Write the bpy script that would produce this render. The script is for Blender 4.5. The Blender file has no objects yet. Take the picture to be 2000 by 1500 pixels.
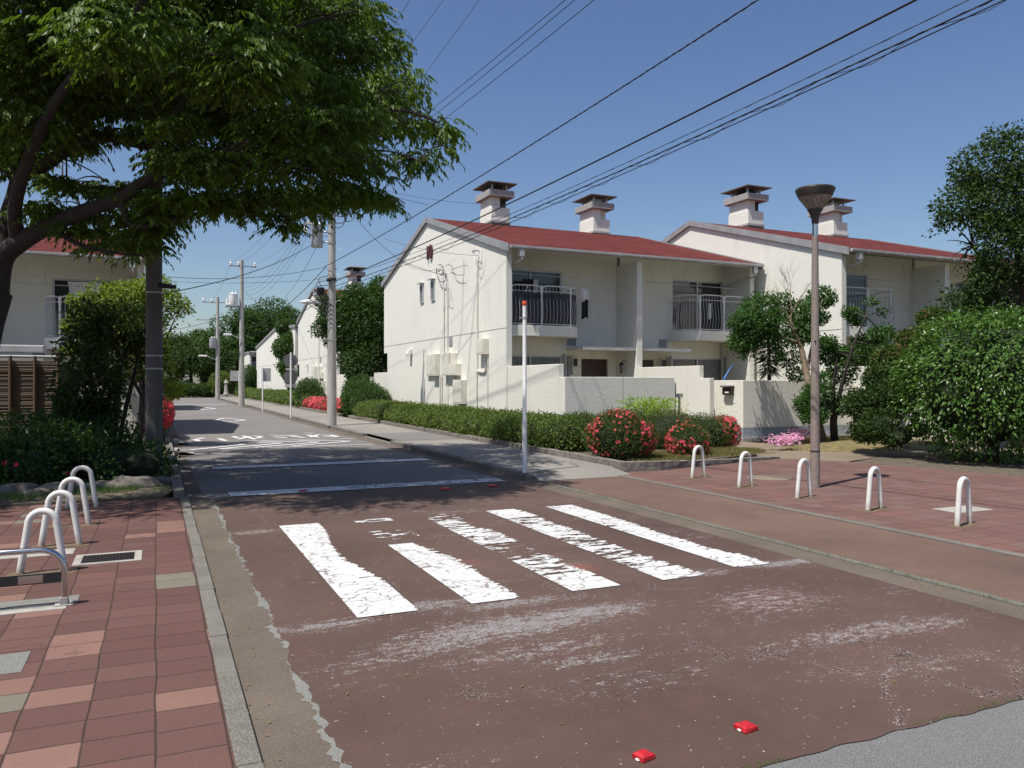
import bpy, math, random
import numpy as np
from mathutils import Vector, Matrix, noise as mnoise
random.seed(7); rng = np.random.default_rng(11)
C = bpy.context.scene.collection
SC = bpy.context.scene
rad = math.radians
# ------------------------------------------------------------------ camera, sky, sun
AZ = rad(24.3); SA, CA = math.sin(AZ), math.cos(AZ); F = 1540.0; EYE = 1.6
cam = bpy.data.cameras.new('camera'); camo = bpy.data.objects.new('camera', cam); C.objects.link(camo)
camo.location = (0, 0, EYE); camo.rotation_euler = (rad(90), 0, -AZ)
cam.sensor_width = 36; cam.lens = 36*F/2000; cam.shift_y = -0.0015; cam.clip_end = 4000; cam.clip_start = .05
SC.camera = camo
EL = rad(61.0); SD = Vector((-.465, -.175, 1.0)).normalized(); EL = math.asin(SD.z)
w = bpy.data.worlds.new('World'); SC.world = w; w.use_nodes = True
nt = w.node_tree; bg = nt.nodes['Background']; sky = nt.nodes.new('ShaderNodeTexSky'); sky.sky_type = 'NISHITA'
sky.sun_disc = False; sky.sun_elevation = EL; sky.sun_rotation = math.atan2(SD.x, SD.y)
sky.air_density = 1.0; sky.dust_density = 1.3; sky.ozone_density = 1.5; sky.altitude = 0
hs = nt.nodes.new('ShaderNodeHueSaturation'); hs.inputs['Saturation'].default_value = 1.15; hs.inputs['Hue'].default_value = .507; nt.links.new(sky.outputs[0], hs.inputs['Color']); nt.links.new(hs.outputs[0], bg.inputs[0]); bg.inputs[1].default_value = 0.1
sl = bpy.data.lights.new('sun', 'SUN'); sl.energy = 5.0; sl.angle = rad(.53); sl.color = (1, .955, .88)
so = bpy.data.objects.new('sun', sl); C.objects.link(so); so.rotation_euler = (-SD).to_track_quat('-Z', 'Y').to_euler()
so.location = (0, 0, 40)
SC.view_settings.view_transform = 'Standard'; SC.view_settings.look = 'None'; SC.view_settings.gamma = 1
SC.view_settings.exposure = 0.24
SC.render.engine = 'CYCLES'; SC.cycles.max_bounces = 6; SC.cycles.transparent_max_bounces = 8
# ------------------------------------------------------------------ picture -> place
def ray(px, py):
    u = (px-1000)/F
    return SA+u*CA, CA-u*SA, (747-py)/F
def G(px, py, z=0.0):
    a, b, c = ray(px, py); d = (z-EYE)/c; return Vector((a*d, b*d, z))
def P(px, py, d):
    a, b, c = ray(px, py); return Vector((a*d, b*d, EYE+c*d))
def onX(px, py, X):
    a, b, c = ray(px, py); d = X/a; return Vector((X, b*d, EYE+c*d))
def onY(px, py, Y):
    a, b, c = ray(px, py); d = Y/b; return Vector((a*d, Y, EYE+c*d))
# ------------------------------------------------------------------ materials
class NT:
    def __init__(s, name):
        s.m = bpy.data.materials.new(name); s.m.use_nodes = True; s.t = s.m.node_tree
        s.b = s.t.nodes['Principled BSDF']; s.o = s.t.nodes['Material Output']
        s.geo = s.t.nodes.new('ShaderNodeNewGeometry')
    def n(s, typ, ins={}, **kw):
        nd = s.t.nodes.new('ShaderNode'+typ)
        for k, v in kw.items(): setattr(nd, k, v)
        for k, v in ins.items():
            if hasattr(v, 'links') or isinstance(v, bpy.types.NodeSocket): s.t.links.new(v, nd.inputs[k])
            else: nd.inputs[k].default_value = v
        return nd
    def pos(s, scale=(1, 1, 1)):
        if not hasattr(s, '_p'): s._p = {}
        if scale not in s._p:
            s._p[scale] = s.n('Mapping', {0: s.geo.outputs['Position'], 3: scale}).outputs[0]
        return s._p[scale]
    def noise(s, scale, detail=4, rough=.55, st=(1, 1, 1), dist=0):
        return s.n('TexNoise', {'Vector': s.pos(st), 'Scale': scale, 'Detail': detail, 'Roughness': rough, 'Distortion': dist}).outputs[0]
    def ramp(s, fac, stops, interp='LINEAR'):
        r = s.n('ValToRGB', {0: fac}); cr = r.color_ramp; cr.interpolation = interp
        while len(cr.elements) < len(stops): cr.elements.new(.5)
        for e, (p, c) in zip(cr.elements, stops):
            e.position = p; e.color = (c, c, c, 1) if isinstance(c, (int, float)) else (*c, 1)
        return r.outputs[0]
    def mix(s, fac, a, b, mode='MIX'):
        m = s.n('Mix', {}, data_type='RGBA', blend_type=mode)
        for i, v in ((0, fac), (6, a), (7, b)):
            if isinstance(v, bpy.types.NodeSocket): s.t.links.new(v, m.inputs[i])
            elif i == 0: m.inputs[0].default_value = v
            else: m.inputs[i].default_value = (*v, 1)
        return m.outputs[2]
    def math(s, op, a, b=0.0, c=None):
        d = {0: a, 1: b}
        if c is not None: d[2] = c
        return s.n('Math', d, operation=op).outputs[0]
    def col(s, c):
        if isinstance(c, bpy.types.NodeSocket): s.t.links.new(c, s.b.inputs['Base Color'])
        else: s.b.inputs['Base Color'].default_value = (*c, 1)
        return s
    def bump(s, h, strength=.3, dist=.01):
        b = s.n('Bump', {'Height': h, 'Strength': strength, 'Distance': dist}); s.t.links.new(b.outputs[0], s.b.inputs['Normal']); return s
    def set(s, **k):
        for a, v in k.items():
            nm = {'rough': 'Roughness', 'metal': 'Metallic', 'spec': 'Specular IOR Level', 'trans': 'Transmission Weight', 'alpha': 'Alpha', 'coat': 'Coat Weight'}[a]
            s.b.inputs[nm].default_value = v
        return s
def plain(name, c, rough=.6, metal=0, var=.12, scale=3, bumpy=0, spec=.5):
    t = NT(name); f = t.noise(scale, 5)
    lo = tuple(x*(1-var) for x in c); hi = tuple(min(1, x*(1+var)) for x in c)
    t.col(t.mix(t.ramp(f, [(.3, 0), (.7, 1)]), lo, hi)).set(rough=rough, metal=metal, spec=spec)
    if bumpy: t.bump(t.noise(90, 3), bumpy, .004)
    return t.m
def stucco(name, c, stain=(.42, .41, .35), amt=.42):
    t = NT(name)
    big = t.noise(.35, 5, .6); fine = t.noise(60, 3, .6); st = t.noise(1.0, 6, .65, (2.5, 2.5, .35))
    base = t.mix(t.ramp(big, [(.3, 0), (.75, 1)]), tuple(x*.95 for x in c), c)
    base = t.mix(t.math('MULTIPLY', t.ramp(st, [(.55, 0), (.8, 1)]), amt), base, stain)
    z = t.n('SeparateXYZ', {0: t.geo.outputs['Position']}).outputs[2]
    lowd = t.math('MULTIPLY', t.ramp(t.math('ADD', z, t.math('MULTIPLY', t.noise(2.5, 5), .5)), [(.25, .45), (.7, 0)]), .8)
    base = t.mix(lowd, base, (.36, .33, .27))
    base = t.mix(t.math('MULTIPLY', t.ramp(fine, [(.35, 1), (.6, 0)]), .2), base, tuple(x*.6 for x in c))
    t.col(base).set(rough=.9, spec=.25)
    t.bump(t.math('ADD', fine, t.math('MULTIPLY', t.noise(14, 4), .8)), .55, .018)
    return t.m
MAT = {}
MAT['stucco'] = stucco('stucco', (.79, .775, .70))
MAT['stucco2'] = stucco('stucco_wall', (.76, .74, .66))
MAT['bluebase'] = plain('blue_grey_paint', (.30, .33, .37), .85, bumpy=.3)
MAT['concrete'] = plain('concrete', (.33, .31, .28), .9, var=.2, scale=6, bumpy=.5)
MAT['capstone'] = plain('cap_concrete', (.33, .31, .30), .85, var=.2, scale=9, bumpy=.3)
MAT['hat'] = plain('brown_metal', (.15, .13, .12), .6, var=.3, scale=8)
MAT['louver'] = plain('dark_louver', (.03, .027, .025), .6)
MAT['greymetal'] = plain('grey_paint_metal', (.36, .36, .37), .45, .2, var=.1)
MAT['fascia'] = plain('fascia_grey', (.27, .27, .28), .6, var=.15)
MAT['gutter'] = plain('gutter_grey', (.42, .42, .42), .5, var=.15)
MAT['white'] = plain('white_paint', (.74, .735, .72), .4, var=.06, scale=14)
MAT['whitearch'] = plain('white_enamel', (.70, .69, .66), .55, var=.12, scale=40, bumpy=.4)
t = NT('white_enamel_worn'); z_ = t.n('SeparateXYZ', {0: t.geo.outputs['Position']}).outputs[2]
dz_ = t.ramp(t.math('ADD', z_, t.math('MULTIPLY', t.noise(25, 5), .16)), [(.09, .85), (.24, 0)])
c_w = t.mix(t.ramp(t.noise(40, 5), [(.3, 0), (.7, 1)]), (.58, .57, .54), (.68, .67, .64)); c_w = t.mix(t.ramp(t.noise(11, 7, .8), [(.62, 0), (.68, .7)]), c_w, (.30, .24, .18))
t.col(t.mix(dz_, c_w, (.24, .19, .14))).set(rough=.55).bump(t.noise(110, 3), .4, .003); MAT['whitearch'] = t.m
MAT['rail'] = plain('rail_grey', (.52, .53, .55), .4, .3, var=.08)
MAT['utilbox'] = plain('cream_box', (.66, .64, .56), .5, var=.05)
MAT['conduit'] = plain('cream_conduit', (.62, .60, .53), .5, var=.05)
MAT['wire'] = plain('black_cable', (.012, .012, .014), .55)
MAT['black'] = plain('black_plastic', (.02, .02, .022), .4)
MAT['door'] = plain('brown_door', (.045, .022, .018), .45)
MAT['brass'] = plain('dark_bronze', (.05, .035, .03), .4, .6)
MAT['steel'] = plain('stainless', (.55, .55, .56), .18, 1.0, var=.06)
MAT['darksteel'] = plain('dark_plate', (.03, .035, .035), .35, .3)
MAT['orange'] = plain('orange_cap', (.55, .07, .02), .4)
MAT['numred'] = plain('dark_red_numeral', (.10, .018, .022), .5)
MAT['polebrown'] = plain('lamp_pole_brown', (.235, .19, .165), .6, var=.18, scale=25, bumpy=.3)
MAT['lampdark'] = plain('lamp_dark', (.04, .032, .03), .5)
MAT['rust'] = plain('rust_plate', (.13, .09, .055), .85, var=.3, scale=20)
MAT['bark'] = plain('bark', (.036, .028, .024), .95, var=.35, scale=12, bumpy=.9)
MAT['barklight'] = plain('bark_light', (.22, .17, .12), .95, var=.3, scale=12, bumpy=.9)
MAT['rock'] = plain('rock', (.13, .115, .10), .95, var=.4, scale=7, bumpy=.9)
MAT['cloth'] = plain('white_cloth', (.72, .70, .68), .9)
MAT['darkcloth'] = plain('dark_cloth', (.02, .02, .025), .9)
MAT['bluecloth'] = plain('blue_cloth', (.18, .18, .5), .9)
MAT['terracotta'] = plain('orange_red', (.35, .06, .03), .7)
MAT['interior'] = plain('painted_pit_shade', (.03, .03, .03), .9)
MAT['bedsoil'] = plain('soil', (.10, .08, .055), 1, var=.4, scale=8, bumpy=.8)  # brown soil of the planting beds, tone varies at random
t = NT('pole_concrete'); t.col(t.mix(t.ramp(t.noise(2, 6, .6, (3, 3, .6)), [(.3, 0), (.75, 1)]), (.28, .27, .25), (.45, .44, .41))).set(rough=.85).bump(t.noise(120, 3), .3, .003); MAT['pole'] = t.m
t = NT('pole_concrete_shaded'); t.col(t.mix(t.ramp(t.noise(2, 6, .6, (3, 3, .6)), [(.3, 0), (.75, 1)]), (.08, .073, .068), (.15, .138, .13))).set(rough=.9).bump(t.noise(120, 3), .3, .003); MAT['poleshade'] = t.m  # same concrete as the other poles, tree shade put into the colour
t = NT('red_roof'); c1 = t.mix(t.ramp(t.noise(1.2, 6), [(.3, 0), (.7, 1)]), (.092, .016, .012), (.135, .027, .021))
br = t.n('TexBrick', {'Vector': t.pos((1, 1, 0)), 'Color1': (1, 1, 1, 1), 'Color2': (.8, .8, .8, 1), 'Mortar': (.28, .28, .28, 1), 'Scale': 1, 'Mortar Size': .035, 'Brick Width': .9, 'Row Height': .42})
c1 = t.mix(.85, c1, br.outputs[0], 'MULTIPLY'); c1 = t.mix(t.math('MULTIPLY', t.ramp(t.noise(150, 2), [(.5, 0), (.7, 1)]), .25), c1, (.35, .1, .09))
t.col(c1).set(rough=.9, spec=.2).bump(br.outputs[0], .5, .02); MAT['roof'] = t.m
t = NT('window_glass'); t.col((.035, .045, .05)).set(rough=.06, spec=.8); t.bump(t.noise(1.5, 2), .05, .02); MAT['glass'] = t.m
t = NT('curtain'); t.col(t.mix(t.ramp(t.noise(6, 2, .5, (5, 5, .1)), [(.35, 0), (.65, 1)]), (.10, .11, .11), (.22, .23, .23))).set(rough=.5, spec=.6); MAT['curtain'] = t.m
t = NT('mesh_screen'); t.col(t.mix(t.ramp(t.noise(3, 5, .6, (2, 2, 1.2)), [(.35, 0), (.7, 1)]), (.010, .011, .015), (.05, .05, .058))).set(rough=.6); MAT['screen'] = t.m
t = NT('granite_kerb'); t.col(t.mix(t.ramp(t.noise(9, 7, .7), [(.3, 0), (.75, 1)]), (.10, .085, .07), (.30, .27, .235))).set(rough=.95).bump(t.noise(22, 7, .7), .9, .03); MAT['granite'] = t.m
t = NT('lamp_diffuser'); t.col(t.mix(t.ramp(t.noise(4, 6, .7, (6, 6, 1)), [(.45, 0), (.75, 1)]), (.16, .125, .11), (.42, .38, .34))).set(rough=.35); MAT['lampcone'] = t.m
t = NT('bamboo'); z = t.n('SeparateXYZ', {0: t.geo.outputs['Position']})
t.col(t.mix(t.ramp(t.noise(5, 4, .6, (.5, .5, 18)), [(.3, 0), (.7, 1)]), (.05, .028, .015), (.13, .078, .04))).set(rough=.6); MAT['bamboo'] = t.m
# paving -----------------------------------------------------------
def brickpave(name, cw, rh, red1, red2, light, grey, lightp=.86, greyp=.97):
    t = NT(name); xyz = t.n('SeparateXYZ', {0: t.geo.outputs['Position']})
    wob = t.math('MULTIPLY', t.math('SUBTRACT', t.noise(.9, 2), .5), .04)
    X = t.math('DIVIDE', t.math('ADD', xyz.outputs[0], wob), cw); cx = t.math('FLOOR', X)
    off = t.n('TexWhiteNoise', {'W': cx}, noise_dimensions='1D').outputs[0]
    Y = t.math('ADD', t.math('DIVIDE', t.math('SUBTRACT', xyz.outputs[1], wob), rh), t.math('MULTIPLY', off, .35)); cy = t.math('FLOOR', Y)
    cell = t.n('CombineXYZ', {0: cx, 1: cy, 2: 0.0}).outputs[0]
    wn = t.n('TexWhiteNoise', {0: cell}, noise_dimensions='3D'); r = wn.outputs[0]
    wn2 = t.n('TexWhiteNoise', {0: t.n('CombineXYZ', {0: cy, 1: cx, 2: 3.3}).outputs[0]}, noise_dimensions='3D').outputs[0]
    fx = t.math('SUBTRACT', X, cx); fy = t.math('SUBTRACT', Y, cy)
    ex = t.math('MULTIPLY', t.math('MINIMUM', fx, t.math('SUBTRACT', 1, fx)), cw); ey = t.math('MULTIPLY', t.math('MINIMUM', fy, t.math('SUBTRACT', 1, fy)), rh)
    e = t.math('ADD', t.math('MINIMUM', ex, ey), t.math('MULTIPLY', t.math('SUBTRACT', t.noise(35, 3), .5), .007))
    joint = t.ramp(e, [(.0015, 1), (.0055, 0)])
    base = t.mix(wn2, red1, red2)
    base = t.mix(t.ramp(r, [(0, 0), (lightp, 1)], 'CONSTANT'), base, light)
    base = t.mix(t.ramp(r, [(0, 0), (greyp, 1)], 'CONSTANT'), base, grey)
    base = t.mix(t.math('MULTIPLY', t.ramp(t.noise(.8, 6, .65), [(.35, 0), (.75, 1)]), .5), base, tuple(x*.72+.02 for x in red1))
    base = t.mix(t.math('MULTIPLY', t.ramp(t.noise(130, 3, .7), [(.55, 0), (.8, 1)]), .35), base, (.3, .24, .21))
    base = t.mix(t.math('MULTIPLY', t.ramp(t.noise(45, 3, .7), [(.2, 1), (.42, 0)]), .4), base, tuple(x*.5 for x in red1))
    vor = t.n('TexVoronoi', {'Vector': t.n('Mapping', {0: t.n('VectorMath', {0: t.geo.outputs['Position'], 1: t.n('TexNoise', {'Scale': 3.0, 'Vector': t.geo.outputs['Position'], 'Detail': 4}).outputs[1]}, operation='ADD').outputs[0]}).outputs[0], 'Scale': 1.7}, feature='DISTANCE_TO_EDGE').outputs[0]
    crack = t.math('MULTIPLY', t.ramp(vor, [(.002, 1), (.008, 0)]), t.ramp(t.noise(.7, 2), [(.5, 0), (.6, 1)]))
    base = t.mix(t.math('MAXIMUM', joint, crack), base, (.035, .028, .022))
    t.col(base).set(rough=.92, spec=.25)
    h = t.math('SUBTRACT', t.math('ADD', t.math('MULTIPLY', t.noise(80, 4), .25), t.math('MULTIPLY', wn2, .35)), joint)
    t.bump(h, .6, .008); return t.m
MAT['tileL'] = brickpave('red_paving_tile', .29, .245, (.100, .048, .040), (.135, .066, .055), (.225, .124, .10), (.17, .158, .12))
MAT['tileR'] = brickpave('red_paving_tile_right', .30, .30, (.135, .072, .060), (.165, .092, .078), (.17, .085, .07), (.16, .10, .085), .7, .9)
def asphalt(name, c, rel=.3, spots=(.4, .39, .38), sp=.5, big=.3):
    t = NT(name)
    base = t.mix(t.ramp(t.noise(big, 6, .6), [(.3, 0), (.7, 1)]), tuple(x*(1-rel) for x in c), tuple(x*(1+rel*.5) for x in c))
    base = t.mix(t.math('MULTIPLY', t.ramp(t.noise(220, 2, .8), [(.5, 0), (.72, 1)]), sp), base, spots)
    base = t.mix(t.math('MULTIPLY', t.ramp(t.noise(110, 2, .8), [(.25, 1), (.45, 0)]), .5), base, tuple(x*.4 for x in c))
    t.col(base).set(rough=.93, spec=.25).bump(t.noise(160, 3, .7), .5, .006); return t
MAT['asphalt'] = asphalt('road_asphalt', (.165, .152, .143), .22).m
MAT['asphaltfine'] = asphalt('coarse_asphalt', (.115, .115, .115), .15, (.42, .42, .42), .75).m
MAT['sidewalk'] = asphalt('pavement_asphalt', (.24, .22, .195), .25, (.5, .48, .45), .5).m
MAT['gutter_c'] = asphalt('gutter_concrete', (.118, .093, .072), .3, (.42, .38, .32), .4, 1.4).m
MAT['gravelgrey'] = asphalt('gravel_grey', (.17, .165, .15), .35, (.45, .45, .42), .8).m
MAT['kerb'] = asphalt('kerb_concrete', (.135, .125, .105), .35, (.5, .48, .44), .7, 2.5).m
MAT['brownstrip'] = asphalt('brown_strip', (.135, .085, .066), .3, (.3, .24, .2), .35, .8).m
MAT['path'] = asphalt('path_brown', (.205, .165, .12), .3, (.35, .3, .24), .4, .6).m
t = NT('earth'); t.col(t.mix(t.ramp(t.noise(1.5, 7, .7), [(.35, 0), (.65, 1)]), (.10, .075, .045), (.17, .15, .075))).set(rough=1).bump(t.noise(30, 5, .7), 1, .03); MAT['earth'] = t.m
# brown coated crossing zone with painted wear attribute
t = NT('brown_crossing'); at = t.n('Attribute', {}, attribute_name='wear'); sp = t.n('SeparateColor', {0: at.outputs[0]})
base = t.mix(t.ramp(t.noise(.5, 7, .62), [(.3, 0), (.7, 1)]), (.068, .041, .032), (.110, .070, .054))
base = t.mix(t.math('MULTIPLY', t.ramp(t.noise(3, 6, .7), [(.5, 0), (.75, 1)]), .3), base, (.14, .062, .052))
stn = t.noise(9, 7, .75, (1, 2.2, 1)); fine = t.noise(70, 4, .8)
comb = t.math('ADD', t.math('MULTIPLY', stn, .55), t.math('MULTIPLY', fine, .45))
cz_ = t.math('SUBTRACT', comb, .5)
g = t.ramp(t.math('ADD', t.math('SUBTRACT', sp.outputs[0], .40), t.math('MULTIPLY', cz_, 3.2)), [(0, 0), (.16, 1)])
r_ = t.ramp(t.math('ADD', t.math('SUBTRACT', sp.outputs[1], .40), t.math('MULTIPLY', cz_, 2.4)), [(0, 0), (.25, .7)])
base = t.mix(r_, base, (.27, .075, .065))
base = t.mix(g, base, t.mix(t.ramp(fine, [(.4, 0), (.6, 1)]), (.14, .122, .115), (.27, .25, .245)))
vp = t.n('VectorMath', {0: t.geo.outputs['Position'], 1: t.n('VectorMath', {0: t.n('TexNoise', {'Vector': t.geo.outputs['Position'], 'Scale': 1.6, 'Detail': 6}).outputs[1], 3: .9}, operation='SCALE').outputs[0]}, operation='ADD').outputs[0]
vor = t.n('TexVoronoi', {'Vector': vp, 'Scale': .95}, feature='DISTANCE_TO_EDGE').outputs[0]
m1 = t.ramp(t.noise(.55, 3, .5), [(.47, 0), (.55, 1)])
ck = t.math('MULTIPLY', t.ramp(vor, [(.001, 1), (.006, 0)]), m1)
spk = t.math('MULTIPLY', t.math('MULTIPLY', t.ramp(vor, [(.006, 1), (.035, 0)]), m1), t.ramp(t.noise(95, 2, .8), [(.60, 0), (.63, .8)]))
spk2 = t.ramp(t.noise(42, 2, .5), [(.725, 0), (.745, 1)])
base = t.mix(t.math('MULTIPLY', ck, .85), base, (.025, .018, .015))
base = t.mix(t.math('MAXIMUM', spk, t.math('MULTIPLY', spk2, .8)), base, (.50, .46, .44))
t.col(base).set(rough=.8, spec=.35).bump(t.math('SUBTRACT', t.noise(150, 3, .7), ck), .45, .005); MAT['brown'] = t.m
# cracked white paint
t = NT('road_paint'); vp = t.n('VectorMath', {0: t.geo.outputs['Position'], 1: t.n('VectorMath', {0: t.n('TexNoise', {'Vector': t.geo.outputs['Position'], 'Scale': 7, 'Detail': 4}).outputs[1], 3: .12}, operation='SCALE').outputs[0]}, operation='ADD').outputs[0]
vor = t.n('TexVoronoi', {'Vector': t.n('Mapping', {0: vp, 3: (.75, 1.5, 1)}).outputs[0], 'Scale': 8}, feature='DISTANCE_TO_EDGE').outputs[0]
ck = t.math('MULTIPLY', t.ramp(vor, [(.018, 1), (.07, 0)]), t.ramp(t.noise(2.2, 3), [(.36, .1), (.55, 1)]))
ck = t.math('MAXIMUM', ck, t.ramp(t.noise(90, 3, .8), [(.32, 1), (.36, 0)]))
t.col(t.mix(t.math('MULTIPLY', ck, .82), t.mix(t.noise(5, 5), (.50, .50, .485), (.68, .68, .67)), (.12, .085, .075))).set(rough=.7).bump(ck, -.4, .004); MAT['paint'] = t.m
t = NT('worn_paint'); f = t.ramp(t.noise(14, 7, .75), [(.36, 1), (.47, 0)])
t.col(t.mix(f, (.62, .62, .61), (.12, .11, .11))).set(rough=.75); MAT['paint2'] = t.m
def leafmat(name, c1, c2, trans=.35, rough=.45, c3=None, p3=.93):
    t = NT(name); r = t.geo.outputs['Random Per Island']
    c = t.mix(r, c1, c2)
    if c3: c = t.mix(t.ramp(t.n('TexWhiteNoise', {'W': r}, noise_dimensions='1D').outputs[0], [(0, 0), (p3, 1)], 'CONSTANT'), c, c3)
    t.col(c).set(rough=rough, spec=.22)
    tr = t.n('BsdfTranslucent', {0: t.mix(.5, c, tuple(min(1, x*2.0) for x in (c2[0]*1.2, c2[1]*1.2, c2[2]*.5)))})
    mx = t.n('MixShader', {0: trans, 1: t.b.outputs[0], 2: tr.outputs[0]}); t.t.links.new(mx.outputs[0], t.o.inputs[0]); return t.m
MAT['zelk'] = leafmat('zelkova_leaf', (.036, .072, .012), (.102, .168, .022), .33)
MAT['maple'] = leafmat('yellow_green_leaf', (.07, .13, .02), (.18, .23, .04), .4)
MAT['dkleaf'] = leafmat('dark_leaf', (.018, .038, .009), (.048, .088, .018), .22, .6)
MAT['midleaf'] = leafmat('mid_leaf', (.022, .055, .014), (.06, .12, .028), .3, .4)
MAT['smalltree'] = leafmat('small_tree_leaf', (.025, .065, .014), (.06, .135, .028), .3, .45)
MAT['bushleaf'] = leafmat('glossy_leaf', (.035, .085, .015), (.085, .165, .03), .2, .3)
MAT['hedge'] = leafmat('hedge_leaf', (.055, .10, .02), (.14, .20, .045), .25, .5, (.15, .12, .05), .95)
MAT['azalea'] = leafmat('azalea_leaf', (.03, .065, .015), (.075, .125, .03), .25, .5, (.22, .10, .05), .88)
MAT['lime'] = leafmat('lime_leaf', (.16, .25, .04), (.30, .42, .09), .35)
MAT['pink'] = leafmat('pink_petal', (.52, .035, .09), (.80, .13, .17), .3, .6, (.62, .14, .08), .8)
MAT['lilac'] = leafmat('lilac_petal', (.65, .22, .50), (.80, .42, .62), .3, .6)
MAT['redfl'] = leafmat('red_petal', (.5, .02, .06), (.75, .08, .12), .3, .6)
MAT['whitefl'] = leafmat('white_petal', (.6, .62, .5), (.8, .8, .7), .3, .6)
MAT['yucca'] = leafmat('yucca_leaf', (.02, .03, .014), (.05, .06, .03), .1, .6)
MAT['grass'] = leafmat('grass_blade', (.13, .13, .04), (.22, .22, .08), .3, .8, (.28, .2, .1), .7)
MAT['greengrass'] = leafmat('green_blade', (.06, .13, .025), (.12, .2, .05), .3, .8)
# ------------------------------------------------------------------ mesh helpers
def tag(o, label=None, cat=None, group=None, kind=None):
    if label: o['label'] = label
    if cat: o['category'] = cat
    if group: o['group'] = group
    if kind: o['kind'] = kind
    return o
def thing(name, label, cat, loc=(0, 0, 0), group=None):
    o = bpy.data.objects.new(name, None); C.objects.link(o); o.location = loc; o.empty_display_size = .2
    return tag(o, label, cat, group)
def wloc(o):
    p = Vector((0, 0, 0))
    while o: p = p+o.location; o = o.parent
    return p
class MB:
    def __init__(s): s.v = []; s.f = []; s.mi = []
    def add(s, vs, fs, m=0):
        b = len(s.v); s.v += [tuple(v) for v in vs]; s.f += [tuple(b+i for i in f) for f in fs]; s.mi += [m]*len(fs); return s
    def box(s, x0, x1, y0, y1, z0, z1, m=0):
        return s.add([(x0, y0, z0), (x1, y0, z0), (x1, y1, z0), (x0, y1, z0), (x0, y0, z1), (x1, y0, z1), (x1, y1, z1), (x0, y1, z1)],
                     [(0, 3, 2, 1), (4, 5, 6, 7), (0, 1, 5, 4), (1, 2, 6, 5), (2, 3, 7, 6), (3, 0, 4, 7)], m)
    def prismX(s, poly, x0, x1, m=0):   # poly of (y,z)
        n = len(poly); vs = [(x0, y, z) for y, z in poly]+[(x1, y, z) for y, z in poly]
        return s.add(vs, [tuple(range(n-1, -1, -1)), tuple(range(n, 2*n))]+[(i, (i+1) % n, n+(i+1) % n, n+i) for i in range(n)], m)
    def prismZ(s, poly, z0, z1, m=0):
        n = len(poly); vs = [(x, y, z0) for x, y in poly]+[(x, y, z1) for x, y in poly]
        return s.add(vs, [tuple(range(n-1, -1, -1)), tuple(range(n, 2*n))]+[(i, (i+1) % n, n+(i+1) % n, n+i) for i in range(n)], m)
    def poly(s, pts, m=0): return s.add(pts, [tuple(range(len(pts)))], m)
    def tube(s, pts, r, n=8, m=0, cap=True):
        pts = [Vector(p) for p in pts]; k = len(pts)
        rs = r if isinstance(r, (list, tuple)) else [r]*k
        vs = []; up = None
        for i, p in enumerate(pts):
            d = (pts[min(i+1, k-1)]-pts[max(i-1, 0)]).normalized()
            if up is None:
                up = Vector((0, 0, 1)) if abs(d.z) < .9 else Vector((1, 0, 0))
            a = d.cross(up).normalized(); b_ = a.cross(d).normalized(); up = b_
            for j in range(n):
                t_ = 2*math.pi*j/n; vs.append(p+(a*math.cos(t_)+b_*math.sin(t_))*rs[i])
        fs = [(i*n+j, i*n+(j+1) % n, (i+1)*n+(j+1) % n, (i+1)*n+j) for i in range(k-1) for j in range(n)]
        if cap: fs += [tuple(range(n-1, -1, -1)), tuple((k-1)*n+j for j in range(n))]
        return s.add(vs, fs, m)
    def lathe(s, prof, c, n=24, m=0, cap=True):
        vs = [(c[0]+r*math.cos(2*math.pi*j/n), c[1]+r*math.sin(2*math.pi*j/n), c[2]+z) for r, z in prof for j in range(n)]
        k = len(prof); fs = [(i*n+j, i*n+(j+1) % n, (i+1)*n+(j+1) % n, (i+1)*n+j) for i in range(k-1) for j in range(n)]
        if cap: fs += [tuple(range(n-1, -1, -1)), tuple((k-1)*n+j for j in range(n))]
        return s.add(vs, fs, m)
    def build(s, name, mats, parent=None, smooth=False, bevel=0, root=None):
        me = bpy.data.meshes.new(name)
        off = wloc(parent) if parent else (Vector(root) if root else Vector((0, 0, 0)))
        me.from_pydata([(v[0]-off.x, v[1]-off.y, v[2]-off.z) for v in s.v], [], s.f)
        if not isinstance(mats, (list, tuple)): mats = [mats]
        for m in mats: me.materials.append(MAT[m] if isinstance(m, str) else m)
        if len(mats) > 1: me.polygons.foreach_set('material_index', s.mi)
        if smooth:
            me.polygons.foreach_set('use_smooth', [True]*len(me.polygons))
            try: me.set_sharp_from_angle(angle=rad(45))
            except Exception: pass
        o = bpy.data.objects.new(name, me); C.objects.link(o)
        if parent: o.parent = parent
        elif root: o.location = off
        if bevel:
            b = o.modifiers.new('bevel', 'BEVEL'); b.width = bevel; b.segments = 2; b.limit_method = 'ANGLE'
        me.update(); return o
def build_each(mb, name, mats, parent, **k):
    par = list(range(len(mb.v)))
    def fd(i):
        while par[i] != i: par[i] = par[par[i]]; i = par[i]
        return i
    for f in mb.f:
        a = fd(f[0])
        for j in f[1:]: par[fd(j)] = a
    gr = {}
    for f, m_ in zip(mb.f, mb.mi): gr.setdefault(fd(f[0]), []).append((f, m_))
    out = []
    for fs in gr.values():
        q = MB(); mp = {}
        for f, m_ in fs:
            nf = []
            for i in f:
                if i not in mp: mp[i] = len(q.v); q.v.append(mb.v[i])
                nf.append(mp[i])
            q.f.append(tuple(nf)); q.mi.append(m_)
        out.append(q.build(name, mats, parent, **k))
    return out
def struct(o): o['kind'] = 'structure'; return o
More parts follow.
